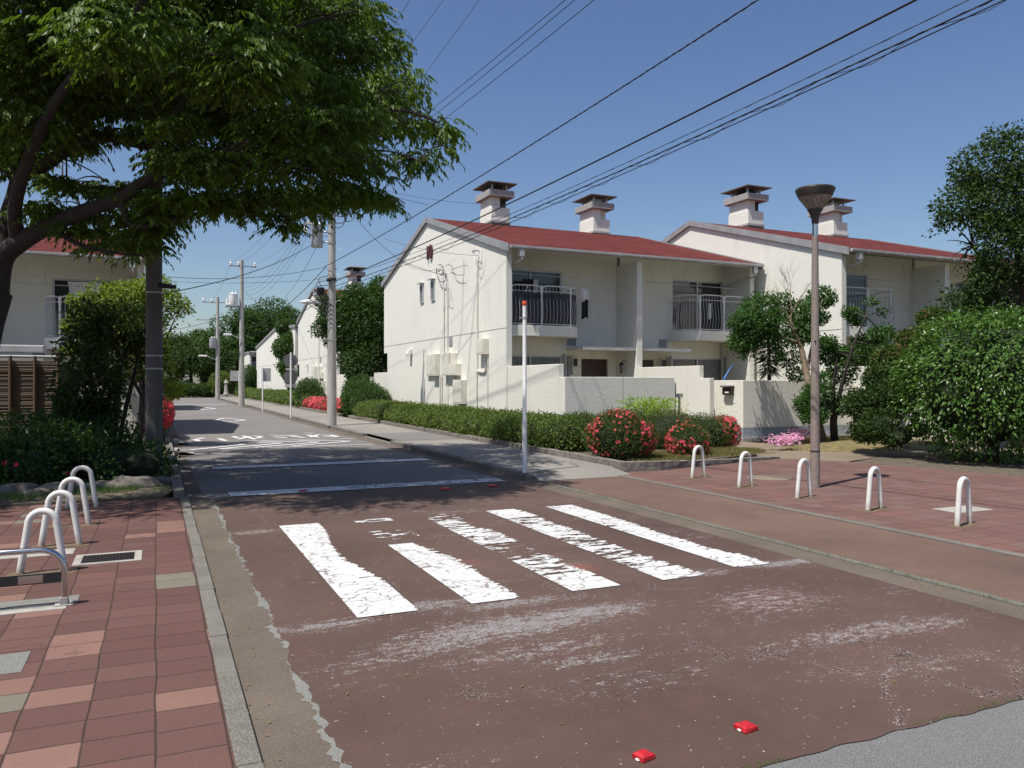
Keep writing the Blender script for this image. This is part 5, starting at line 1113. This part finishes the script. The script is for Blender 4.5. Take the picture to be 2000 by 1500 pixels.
# yucca behind the wall
yk = thing('yucca', 'spiky dark yucca rising behind the grey garden wall', 'plant', (0, 0, 0)); b0 = onY(1501, 742, 18.2); b0.z = 0; yk.location = b0; m = MB(); top = onY(1501, 640, 18.2); m.tube([b0, b0.lerp(top, .5)+Vector((.03, 0, 0)), top], [.07, .06, .045], 8); m.build('trunk', 'bark', yk)
n_ = 330; zz = rng.uniform(0, 1, n_); Pn = np.array(b0)+np.c_[np.zeros(n_), np.zeros(n_), 1.95+zz*(top.z-1.95)]; a_ = rng.uniform(0, 6.28, n_); Dn = np.c_[np.cos(a_), np.sin(a_), -.75+zz*1.5+rng.normal(size=n_)*.25]; leafmesh('leaves', Pn, Dn, np.c_[np.zeros((n_, 2)), np.ones(n_)], rng.uniform(.35, .6, n_), .035, 'yucca', yk)
# big dark tree far right
cl = []
for a, b, d, rr in [(1930, 330, 18.5, .8), (1990, 300, 18.6, .7), (1960, 400, 18.5, 1.1), (1880, 400, 18.3, .6), (1900, 470, 18.3, .9), (1850, 470, 18.2, .35), (1980, 500, 18.5, 1.2), (1900, 540, 18.3, .8), (2080, 400, 19, 1.5), (2080, 540, 19, 1.5), (1990, 260, 18.6, .45), (1850, 430, 18.2, .25), (1890, 350, 18.3, .35), (1950, 270, 18.6, .35), (2150, 300, 19, 1.4), (1960, 600, 18.8, 1.2), (1858, 505, 18.0, .38), (1872, 455, 18, .42), (1850, 545, 18.1, .32), (1885, 560, 18, .45), (2050, 640, 19, 1.3), (1880, 510, 18.2, .5), (1870, 570, 18.6, .5)]:
    c_ = P(a, b, d); cl.append((tuple(c_), (rr, rr, rr*.72)))
b0 = P(1990, 850, 19); b0.z = 0; tree('evergreen_tree', 'tall dark evergreen tree at the right edge above the round bush', b0, [([b0, b0+Vector((0, 0, 3)), P(1990, 420, 18.6)], .2, .06), ([b0+Vector((0, 0, 2.6)), P(1900, 480, 18.4)], .08, .03)], cl, 46000, .10, .05, 'dkleaf', gap=-.5, gf=2, lo=.3)
# dense shrubs behind and beside the round bush
cl = [(tuple(P(a, b, d)), (rr, rr, rr*.8)) for a, b, d, rr in [(1690, 790, 17.5, .4), (1720, 830, 16.8, .4), (1740, 780, 17.2, .5), (1760, 850, 16.5, .35), (1690, 840, 17.5, .3), (1720, 740, 17.6, .35), (1790, 840, 16.4, .3)]]
shrub('feathery_shrub', 'loose mid green shrub growing left of the round bush', 'shrub', cl, 17000, .07, .034, 'dkleaf', base=.02, gap=-.6, lo=.4, sc=.66)
cl = [(tuple(P(a, b, d)), (rr, rr, rr*.6)) for a, b, d, rr in [(1745, 700, 18.2, .42), (1790, 665, 18.4, .42), (1825, 622, 18.6, .35), (1770, 720, 18, .45)]]
shrub('feathery_shrub', 'dark tall shrub with reddish tips behind the round bush top', 'shrub', cl, 9000, .08, .04, 'azalea', base=.02, gap=-.5, lo=.45, sc=.5)
# round camellia
bc = (15.25, 10.4, 1.52); rb = thing('round_bush', 'large round glossy camellia bush with many pale leaves at the right edge', 'shrub', (bc[0], bc[1], .02))
bcl = [(bc, (1.66, 1.66, 1.54))]+[((bc[0]+1.25*math.cos(a_)*math.cos(b_), bc[1]+1.25*math.sin(a_)*math.cos(b_), bc[2]+1.1*math.sin(b_)), (.62, .62, .55)) for a_, b_ in [(i*.8, j) for i in range(8) for j in (-.35, .25, .85)]]
core('dark_core', [(bc, (1.72, 1.72, 1.55))], 'coreshade', rb, .74)  # added dark filler behind the leaves, shade in its colour
Pn, Dn = cloud(bcl, 24000, .86, -9, 2, .1); dd = np.linalg.norm((Pn-np.array(bc))/np.array([1.72, 1.72, 1.58]), axis=1); kp = (dd > .85) & (pnoise(Pn, 6) > -.95) & (Pn[:, 2] > .10); Pn = Pn[kp]; o_ = nrm(Pn-np.array(bc)); n_ = len(Pn)
D = o_*.7+rng.normal(size=(n_, 3))*.45; D[:, 2] -= .55; N = o_*.7+rng.normal(size=(n_, 3))*.3; N[:, 2] += .7
s_ = rng.uniform(.8, 1.2, n_); leafmesh('foliage', Pn, D, N, .096*s_, .052*s_, 'bushleaf', rb, fold=.22)
ix = rng.permutation(n_)[:240]; leafmesh('pale_leaves', Pn[ix]+o_[ix]*.03, D[ix], N[ix], .06, .034, 'whitefl', rb)  # scattered leaves in the whitish petal colour
m = MB(); m.tube([(bc[0], bc[1], 0), (bc[0], bc[1], 1.0)], [.12, .09], 8); m.build('trunk', 'bark', rb)
sheet('bush_soil', [(12.95, 9.7), (13.25, 8.1), (16.8, 7.5), (17.4, 11.9), (14.3, 12.15), (12.62, 11.5)], .02, 'bedsoil')
# flowers and grass on the mound
for k, (a, b, w_) in enumerate([(1545, 858, .28), (1570, 848, .22), (1530, 866, .2), (1590, 842, .15)]):
    q = G(a, b+6, .1); n_ = 260; Pn = np.array(q)+np.c_[rng.normal(size=n_)*w_, rng.normal(size=n_)*.15, rng.uniform(.05, .22, n_)]; o_ = flowers('lilac_flowers', Pn, np.c_[rng.normal(size=(n_, 2))*.4, np.ones(n_)], .035, 'lilac', None, root=tuple(q)); del o_['kind']; tag(o_, ['main patch of lilac pink flowers at the foot of the corner wall', 'upper patch of lilac pink flowers on the mossy mound', 'lowest patch of lilac pink flowers by the path', 'last patch of lilac pink flowers touching the lamp post'][k], 'flowers', 'lilac pink flower patches')
def grass(name, pts, n, h, mat):
    PP = []
    for (x, y, rx, ry, z) in pts: k = int(n/len(pts)); a_ = rng.uniform(0, 6.28, k); q = np.sqrt(rng.uniform(0, 1, k)); PP.append(np.c_[x+np.cos(a_)*q*rx, y+np.sin(a_)*q*ry, np.full(k, z)])
    Pn = np.vstack(PP); m_ = len(Pn); D = np.c_[rng.normal(size=(m_, 2))*.45, np.ones(m_)]; o_ = leafmesh(name, Pn, D, rng.normal(size=(m_, 3)), rng.uniform(.5, 1.2, m_)*h, h*.12, mat); o_['kind'] = 'stuff'; return o_
n_ = 420; Xl = np.concatenate([rng.normal(.44, .05, 120), rng.normal(5.52, .05, 120), rng.normal(7.3, .12, 90), rng.uniform(.8, 5, 90)]); Yl = np.concatenate([rng.uniform(2, 12, 120), rng.uniform(2.8, 11.5, 120), rng.uniform(3, 20, 90), rng.uniform(2.6, 11, 90)])
Zl = np.where(Xl > 7, np.where(Yl > 11.8, .108, .042), .014); leafmesh('leaf_litter', np.c_[Xl, Yl, Zl], np.c_[rng.normal(size=(n_, 2)), np.zeros(n_)], np.c_[rng.normal(size=(n_, 2))*.15, np.ones(n_)], rng.uniform(.012, .035, n_), .012, 'grass')['kind'] = 'stuff'
grass('joint_moss', [(3.6, 2.575, .5, .015, .0), (2.2, 2.57, .25, .015, 0), (5.0, 2.6, .25, .02, 0)], 900, .018, 'greengrass')
grass('dry_grass', [(8.9, 12.5, .9, .35, .12), (10.4, 13.2, 1.2, .7, .12), (11.2, 13.5, .8, .7, .12), (9.0, 13.6, .6, .8, .12)], 15000, .075, 'grass')
grass('mound_grass', [(17.2, 14.9, 2.6, .9, .06), (16.3, 15.3, 1.5, .5, .12)], 9000, .05, 'grass')
grass('weeds', [(6.0, 11.8, .2, .12, .09), (5.62, 9.0, .02, 2.3, .02), (5.60, 5, .02, 2, .02), (11.6, 12.95, .4, .15, .1), (-.5, 11.85, .8, .1, .05), (.05, 12.3, .12, .5, .08)], 2300, .03, 'greengrass')
grass('left_ground_cover', [(-2.5, 12.6, 2.2, .7, .06), (-.5, 14.2, .6, 2.0, .06)], 5000, .09, 'greengrass')
# ================================================================== POLES
def sheath(p_): pass
def wirepts(a, b, sag, n=18): return [Vector((a.x+(b.x-a.x)*t_, a.y+(b.y-a.y)*t_, a.z+(b.z-a.z)*t_-4*sag*t_*(1-t_))) for t_ in [i/(n-1) for i in range(n)]]
def wire(a, b, sag, r_, label, group='overhead wires', twist=0):
    a = Vector(a); b = Vector(b); r_ *= .68; m = MB(); pts = wirepts(a, b, sag, 18 if not twist else 18); m.tube(pts, r_, 6)
    if twist:
        L = (b-a).length; n_ = int(L/twist*8); pp = wirepts(a, b, sag, n_); qq = []
        for i, p_ in enumerate(pp): ph = i*2*math.pi/8; qq.append(p_+Vector((math.cos(ph)*r_*1.1, 0, math.sin(ph)*r_*1.1)))
        m.tube(qq, r_*.45, 4)
    o_ = m.build('overhead_wire', 'wire', root=tuple(a), smooth=True); return tag(o_, label, 'cable', group)
def through(a, bxy, sag, px, py, ext=1.0):
    """end height at b so that the cable passes the sight line of (px,py)"""
    a = Vector(a); rx, ry, rz = ray(px, py); dx, dy = bxy[0]-a.x, bxy[1]-a.y
    # a.x+t*dx = rx*d ; a.y+t*dy = ry*d
    det = dx*(-ry)-(-rx)*dy; t_ = (-a.x*(-ry)-(-rx)*(-a.y))/det; d = (a.x+t_*dx)/rx; z = EYE+rz*d
    zb_ = a.z+(z-a.z+4*sag*t_*(1-t_))/t_; return Vector((bxy[0], bxy[1], zb_))
def upole(base, h, r0, r1, label, mat='pole', grp='utility poles'):
    r_ = thing('utility_pole', label, 'utility pole', tuple(base), grp); m = MB(); m.tube([base+Vector((0, 0, h*i/6)) for i in range(7)], lerps(r0, r1, 7), 20); m.build('pole', mat, r_, smooth=True); return r_
def drum(par, c_, r_, h, mat='greymetal'):
    m = MB(); m.lathe([(r_*.96, 0), (r_, .03), (r_, h-.05), (r_*1.05, h-.04), (r_*1.05, h), (r_*.5, h+.05)], c_, 20); o_ = m.build('transformer', mat, par, smooth=True)
    for k in range(3): a_ = k*2.1; b = MB(); b.lathe([(.03, 0), (.05, .03), (.03, .06), (.05, .09), (.02, .14)], (c_[0]+math.cos(a_)*r_*.5, c_[1]+math.sin(a_)*r_*.5, c_[2]+h), 8); b.build('insulator', 'white', o_)
    return o_
def insul(m, c_, s_=1): m.lathe([(.03*s_, 0), (.06*s_, .03*s_), (.03*s_, .06*s_), (.06*s_, .09*s_), (.03*s_, .12*s_), (.02*s_, .18*s_)], c_, 8)
PB = G(648, 831, .1); UP = upole(PB, 9.15, .168, .10, 'tall grey concrete utility pole with a transformer, nearest on the right sidewalk')
def pz(y): return EYE+(747-y)/F*(PB.x*SA+PB.y*CA)
def arm(par, c_, x0, x1, z, r_=.035, y=0):
    m = MB(); m.box(c_.x+x0, c_.x+x1, c_.y-r_+y, c_.y+r_+y, z-r_, z+r_); return m.build('crossarm', 'greymetal', par)
td = drum(UP, (PB.x-.52*CA, PB.y+.52*SA, pz(483)), .21, .74)
m = MB(); 
for z in (pz(453), pz(473)): m.lathe([(.155, -.03), (.155, .03)], (PB.x, PB.y, z), 16, cap=False); q = Vector((PB.x, PB.y, z)); m.tube([q, q+Vector((-.4*CA, .4*SA, 0))], .03, 6)
for z in (pz(525), pz(550), pz(663), pz(590)): m.lathe([(.17, -.02), (.17, .02)], (PB.x, PB.y, z), 16, cap=False)
build_each(m, 'pole_band', 'greymetal', UP)
m = MB(); z = 2.2
while z < 8.8: s_ = 1 if int(z/.45) % 2 else -1; m.tube([(PB.x, PB.y, z), (PB.x+s_*.3*CA, PB.y-s_*.3*SA, z)], .009, 5); z += .45
build_each(m, 'climbing_peg', 'greymetal', UP)
a1 = arm(UP, PB, -.8, .8, 8.95); a2 = arm(UP, PB, -.9, .9, 8.35); a3 = arm(UP, PB, -.95, .1, pz(441), .025)
m = MB()
for x in (-.75, -.4, .75): insul(m, (PB.x+x, PB.y, 8.98))
insul(m, (PB.x-.9, PB.y, pz(441)-.35), 1.6); m.tube([(PB.x-.9, PB.y, pz(441)), (PB.x-.9, PB.y, pz(441)-.3)], .015, 5); m.box(PB.x-.85, PB.x-.6, PB.y-.05, PB.y+.05, pz(441)+.0, pz(441)+.10)
build_each(m, 'insulator', 'white', UP)
m = MB()
for k in range(7):
    a_ = Vector((PB.x+random.uniform(.1, .2), PB.y-.1, 8.3+random.uniform(-.3, .3))); b_ = a_+Vector((random.uniform(-.2, .3), 0, -random.uniform(.6, 1.3))); m.tube(smoothpts([a_, a_+Vector((.35+.1*k % .3, -.05, -.2)), b_+Vector((.35, -.05, .1)), b_], 5), .014, 5)
for k in range(6):
    y_ = 540+k*9; m.tube(smoothpts([(PB.x-.15, PB.y-.1, pz(y_)), (PB.x-.5-.08*k, PB.y-.2, pz(y_+8)), (PB.x-.3, PB.y-.2, pz(y_+30)), (PB.x-.05, PB.y-.18, pz(y_+50))], 4), .012, 5)
m.tube([(PB.x-.2, PB.y-.15, pz(548)), (PB.x+.12, PB.y-.15, pz(545))], .06, 8); m.box(PB.x-.5, PB.x-.28, PB.y-.12, PB.y+.12, pz(578), pz(563))
m.tube([(PB.x+.115, PB.y+.02, 3.5), (PB.x+.10, PB.y+.02, 8.8)], .03, 6)
build_each(m, 'cable_loop', 'wire', UP)
# street lamp on the pole
m = MB(); zz = pz(608); q0 = Vector((PB.x-.1, PB.y, pz(625))); q1 = P(603, 592, PB.x*SA+PB.y*CA-.3); m.tube(smoothpts([q0, q0+Vector((-.1, 0, .45)), q1+Vector((.45, 0, .0)), q1+Vector((.25, 0, .03))], 5), .025, 7); m.build('lamp_bracket', 'greymetal', UP, smooth=True)
m = MB(); d = Vector((-CA, SA, 0)); c_ = q1; vs = []; n1 = 12
for i in range(9):
    t_ = i/8; rr_ = .085*math.sin(math.pi*min(1, .12+t_*.85))**.6
    for j in range(n1): a_ = 2*math.pi*j/n1; s2 = Vector((SA, CA, 0)); p_ = c_+d*(t_-.5)*.62+s2*math.cos(a_)*rr_*1.3+Vector((0, 0, math.sin(a_)*rr_+.04)); vs.append(p_)
m.add(vs, [(i*n1+j, i*n1+(j+1) % n1, (i+1)*n1+(j+1) % n1, (i+1)*n1+j) for i in range(8) for j in range(n1)]+[tuple(range(n1)), tuple(8*n1+j for j in range(n1))]); m.build('street_lamp_head', 'white', UP, smooth=True)
# far poles
P2 = G(472, 793, .1); U2 = upole(P2, 9.3, .18, .11, 'second utility pole along the right sidewalk, with small transformers')
arm(U2, P2, -.7, .9, 9.0); arm(U2, P2, -1.0, .1, 6.4, .05)
m = MB(); [insul(m, (P2.x+x, P2.y, 9.03), 1.6) for x in (-.65, -.2, .8)]; [insul(m, (P2.x+x, P2.y, 6.45), 1.5) for x in (-.9, -.75)]; build_each(m, 'insulator', 'white', U2); drum(U2, (P2.x-.5, P2.y, 6.5), .28, .7, 'white')
m = MB(); m.tube([(P2.x, P2.y-.2, 4.3), (P2.x-.6, P2.y-.2, 4.6)], .03, 6); m.build('lamp_bracket', 'greymetal', U2); m = MB(); m.box(P2.x-1.1, P2.x-.6, P2.y-.35, P2.y-.1, 4.55, 4.68); m.build('street_lamp_head', 'white', U2, bevel=.05)
P3 = G(425, 779.5, .1); U3 = upole(P3, 9.2, .2, .13, 'third utility pole, farthest along the right sidewalk'); arm(U3, P3, -1.3, .9, 8.8); arm(U3, P3, -1.8, .1, 7.2); drum(U3, (P3.x-.4, P3.y, 4.7), .3, .9)
m = MB(); [insul(m, (P3.x+x, P3.y, 8.85), 2) for x in (-1.2, -.5, .8)]; build_each(m, 'insulator', 'white', U3); m = MB(); m.box(P3.x-1.6, P3.x-.9, P3.y-.3, P3.y, 3.9, 4.05); m.build('street_lamp_head', 'white', U3, bevel=.05); m = MB(); m.tube([(P3.x, P3.y-.1, 3.6), (P3.x-.9, P3.y-.15, 3.95)], .03, 6); m.build('lamp_bracket', 'greymetal', U3)
DP = G(301, 922, .06); UD = upole(DP, 10.5, .145, .10, 'dark shaded utility pole rising through the tree on the left', 'poleshade')
m = MB(); 
for y_ in (572, 695, 720): z = EYE+(747-y_)/F*(DP.x*SA+DP.y*CA); m.lathe([(.14, -.012), (.14, .012)], (DP.x, DP.y, z), 16, cap=False)
build_each(m, 'pole_band', 'greymetal', UD); m = MB(); q = P(322, 560, DP.x*SA+DP.y*CA); m.tube([q+Vector((-.1, 0, .02)), q+Vector((.18, 0, -.0))], [.05, .03], 8); m.build('cable_closure', 'black', UD)
Qx, Qy = 7.7, -1.0; QP = Vector((Qx, Qy, 0)); upole(QP, 11.0, .178, .11, 'utility pole beside the side road behind the viewpoint'); 
# cables --------------------------------------------------------------
def lab(s_): return s_
w1 = [(-.75, 9.12, 800, 0, 'leftmost'), (-.4, 9.12, 866, 0, 'middle'), (.75, 9.12, 936, 0, 'rightmost')]
for x, z, px, py, nm in w1:
    a_ = Vector((PB.x+x, PB.y, z)); b_ = through(a_, (Qx+x, Qy), .35, px, py); wire(a_, b_, .35, .008, nm+' of the three thin high wires crossing the top left sky beside the tree')
for x, z, px, nm in [(-.1, 8.4, 1104, 'upper'), (0, 8.2, 1122, 'middle'), (.1, 8.0, 1160, 'lower')]:
    a_ = Vector((PB.x+x, PB.y-.1, z)); b_ = through(a_, (Qx+x, Qy), .35, px, 0); wire(a_, b_, .35, .010, nm+' of the three steep black wires leaving the top edge above the near house')
a_ = Vector((PB.x-.25, PB.y, pz(522))); wire(a_, through(a_, (Qx-.2, Qy), .25, 1480, 0), .25, .014, 'twisted black cable rising from the grey pole past the tree tips to the top edge', twist=.3)
a_ = Vector((PB.x, PB.y-.15, pz(552))); wire(a_, through(a_, (Qx, Qy), .25, 1788, 0), .25, .019, 'thickest smooth black cable crossing in front of the first chimney')
a_ = Vector((PB.x, PB.y-.15, pz(548))); wire(a_, through(a_, (Qx, Qy), .42, 1892, 0), .42, .007, 'thin wavy wire between the thick cable and the looped cable pair', twist=.5)
a_ = Vector((PB.x+.05, PB.y-.15, pz(560))); b_ = through(a_, (Qx+.1, Qy), .3, 1938, 0); wire(a_, b_, .3, .013, 'upper cable of the looped pair sloping down to the near gable', twist=.45)
a2_ = Vector((PB.x+.05, PB.y-.15, pz(567))); b2_ = through(a2_, (Qx+.12, Qy), .3, 1962, 0); wire(a2_, b2_, .3, .010, 'lower cable of the looped pair sloping down to the near gable')
pa = wirepts(a_, b_, .3, 90); pb_ = wirepts(a2_, b2_, .3, 90); m = MB(); pts = []
for i in range(90):
    k = i % 4; t_ = [0, .5, 1.12, .55][k]; pts.append(pa[i].lerp(pb_[i], t_)+Vector((0, .03*(1 if k == 1 else -1), -.02*(k == 2))))
m.tube(smoothpts(pts, 3), .0045, 4); tag(m.build('lashing_wire', 'wire', root=tuple(a_)), 'thin spiral wire looping around the cable pair', 'cable', 'overhead wires')
# to the second and third poles
for x, zA, zB, nm in [(-.65, 9.1, 9.2, 'left'), (-.2, 9.1, 9.2, 'middle'), (.8, 9.1, 9.2, 'right')]: wire((PB.x+x, PB.y, zA), (P2.x+x, P2.y, zB), .55, .008, nm+' of three thin wires descending to the top of the second pole')
for k, (zA, zB, sg) in enumerate([(8.6, 7.6, .9), (8.4, 7.4, 1.0), (8.2, 7.2, 1.1), (8.0, 7.0, 1.2)]): wire((PB.x-.15, PB.y, zA), (P2.x, P2.y, zB), sg, .009, ['highest', 'second', 'third', 'lowest'][k]+' sagging low wire between the two grey poles')
wire((PB.x-.2, PB.y, pz(522)), (P2.x, P2.y, 5.0), .5, .018, 'thick black cable drooping from the grey pole towards the second pole'); wire((PB.x-.1, PB.y, pz(575)), (P2.x, P2.y, 4.6), .35, .018, 'lower black cable running to the second pole above the far gable')
for x in (-.65, .8): wire((P2.x+x, P2.y, 9.2), (P3.x+x, P3.y, 9.0), .5, .010, ('left' if x < 0 else 'right')+' thin wire between the second and third poles')
wire((P2.x, P2.y, 5.0), (P3.x, P3.y, 4.8), .4, .02, 'black cable between the second and third poles')
wire((P3.x, P3.y, 5.0), (-1.5, 70, 4.6), .5, .02, 'black cable leaving the third pole to the left'); wire((P2.x, P2.y, 6.4), (-1.2, 48, 4.6), .6, .018, 'black cable leaving the second pole to the left')
# crossing to the left house and dark pole
wire((PB.x-.2, PB.y, pz(522)), (-.35, 25.6, 4.78), .25, .012, 'cable crossing the street from the grey pole to the left house eave'); wire((PB.x-.2, PB.y, pz(545)), (-.35, 25.6, 4.62), .12, .008, 'thin lower wire crossing the street to the left house')
wire(P(606, 480, 27.5), (DP.x, DP.y, 3.1+.0), .2, .014, 'black cable curving from the transformer to the dark pole'); 
# drops to the near gable
gq = onX(936, 499, XG-.2); wire((PB.x+.1, PB.y, 8.3), P(782, 508, 27.2), .2, .012, 'dark drop cable falling steeply from the pole top towards the near gable')
wire(P(782, 508, 27.2), onX(868, 537, XG-.15), .05, .014, 'dark drop cable end reaching the gable bracket'); wire(P(750, 466, 26.5), gq, .12, .009, 'service wire from the twisted cable to the gable front bracket'); wire(P(782, 508, 27.2), onX(878, 515, XG-.15), .3, .010, 'sagging service wire below the numeral 10')
wire((PB.x+.1, PB.y, 8.5), P(835, 400, 24.0), -.02, .012, 'drop wire ending on the twisted cable beside the roof ridge'); cp_ = Vector((12.1, 27.8, 8.45)); wire((PB.x+.1, PB.y, 8.8), cp_, .25, .008, 'thin wire from the pole to the first chimney')
wire((P2.x+.2, P2.y, 7.4), Vector((9.5, 62, 5.2)), .1, .015, 'drop cable from the second pole to the far white house'); wire(P(560, 580, 44), Vector((9.5, 59, 5.6)), .15, .015, 'drop cable beside the dark tree to the middle house')
wire(P(556, 581, 44), P(620, 478, 29), .2, .012, 'black cable dangling between the grey pole and the middle houses')
# ================================================================== LAMP POST
LB = G(1592, 952, .03); lamp = thing('lamp_post', 'brown park lamp post with a wide cone shaped head beside the white hoops', 'lamp post', tuple(LB)); dl = LB.x*SA+LB.y*CA
def lz(y): return EYE+(747-y)/F*dl
m = MB(); m.tube([LB+Vector((0, 0, 0)), LB+Vector((-.0, 0, 1.4)), Vector((LB.x, LB.y, lz(462)))], [.070, .064, .046], 24); m.build('pole', 'polebrown', lamp, smooth=True)
m = MB(); m.lathe([(.044, 0), (.044, lz(437)-lz(462))], (LB.x, LB.y, lz(462)), 20); m.build('collar', 'steel', lamp, smooth=True)
m = MB(); m.lathe([(.071, -.01), (.071, .01)], (LB.x, LB.y, lz(881)), 20, cap=False); m.box(LB.x-.06, LB.x-.04, LB.y-.055, LB.y-.045, lz(669), lz(665)); m.build('band', 'black', lamp)
c_ = (LB.x, LB.y, lz(437)); hh = lz(410)-lz(437)
m = MB(); m.lathe([(.046, -.01), (.05, hh*.25), (.062, hh*.5), (.085, hh*.8), (.112, hh), (.112, hh+.01)], c_, 32); m.build('neck', 'lampdark', lamp, smooth=True)
m = MB(); m.lathe([(.111, hh+.012), (.238, lz(386)-lz(437))], c_, 32); m.build('lamp_cone', 'lampcone', lamp, smooth=True)
m = MB(); z1 = lz(386)-lz(437); m.lathe([(.239, z1+.001), (.285, lz(372)-lz(437)), (.285, lz(370)-lz(437)), (.27, lz(368)-lz(437)), (.05, lz(366.5)-lz(437))], c_, 32); m.build('lamp_rim', 'lampdark', lamp, smooth=True)
# white marker pole and sign posts
WB = G(1024.5, 923, .1); wp = thing('marker_pole', 'slim white pole with orange cap standing at the sidewalk corner', 'pole', tuple(WB)); dw = WB.x*SA+WB.y*CA
def wz(y): return EYE+(747-y)/F*dw
m = MB(); m.tube([WB, Vector((WB.x, WB.y, wz(818)))], .041, 16); m.tube([Vector((WB.x, WB.y, wz(818))), Vector((WB.x, WB.y, wz(816))), Vector((WB.x, WB.y, wz(597)))], [.041, .033, .033], 16); m.build('pole', 'white', wp, smooth=True)
m = MB(); m.lathe([(.036, 0), (.040, .01), (.040, .05), (.030, .075), (.01, .08)], (WB.x, WB.y, wz(597)), 16); m.build('cap', 'orange', wp, smooth=True)
m = MB(); m.lathe([(.038, -.015), (.038, .015)], (WB.x, WB.y, wz(621)), 16, cap=False); m.box(WB.x-.085, WB.x-.03, WB.y-.008, WB.y+.008, wz(621)-.012, wz(621)+.012); m.build('clamp', 'greymetal', wp)
def post(px, py, ytop, label, discs=(), rects=()):
    b = G(px, py, .1); d = b.x*SA+b.y*CA; zz = lambda y: EYE+(747-y)/F*d
    r_ = thing('road_sign', label, 'sign', tuple(b)); m = MB(); m.tube([b, Vector((b.x, b.y, zz(ytop)))], .035, 10); m.build('post', 'white', r_, smooth=True)
    for y_, rr in discs:
        m = MB(); n_ = 28; c_ = Vector((b.x, b.y+.06, zz(y_))); vs = [c_+Vector((math.cos(2*math.pi*j/n_)*rr, 0, math.sin(2*math.pi*j/n_)*rr)) for j in range(n_)]; vs += [v+Vector((0, .015, 0)) for v in vs]; m.add(vs, [tuple(range(n_)), tuple(range(2*n_-1, n_-1, -1))]+[(j, n_+j, n_+(j+1) % n_, (j+1) % n_) for j in range(n_)]); m.build('sign_plate', plain('sign_back', (.16, .16, .165), .5, .4), r_)
    for x0, x1, y0, y1 in rects:
        m = MB(); m.box(b.x+x0, b.x+x1, b.y+.04, b.y+.06, zz(y1), zz(y0)); m.build('sign_plate', 'gutter', r_)
post(568, 816, 688, 'white sign post with two grey round sign backs one above the other', [(704, .29), (736, .29)], [(-.2, .26, 719, 723), (-.22, .24, 750, 757)])
post(513, 803, 718, 'white post with a small grey rectangular sign back by the far hedge', [], [(-.05, .42, 719, 745)]); post(467, 792, 723, 'white sign post standing against the second utility pole', [], [(-.55, .05, 724, 744)])
# left kerb ramps
for k, (a, b) in enumerate([(347, 867), (350, 887)]):
    q = G(a, b); m = MB(); m.prismX([(q.y-.4, .11), (q.y-.4, 0.005), (q.y+.4, 0.005), (q.y+.4, .11)], q.x-.10, q.x-.02); m.add([(q.x-.02, q.y-.4, .11), (q.x+.32, q.y-.4, .012), (q.x+.32, q.y+.4, .012), (q.x-.02, q.y+.4, .11)], [(0, 1, 2, 3)]); tag(m.build('kerb_ramp', 'concrete', root=tuple(q)), ['farther', 'nearer'][k]+' concrete ramp block against the left kerb', 'ramp', 'ramp blocks at the left kerb')
print('objects', len(bpy.data.objects))
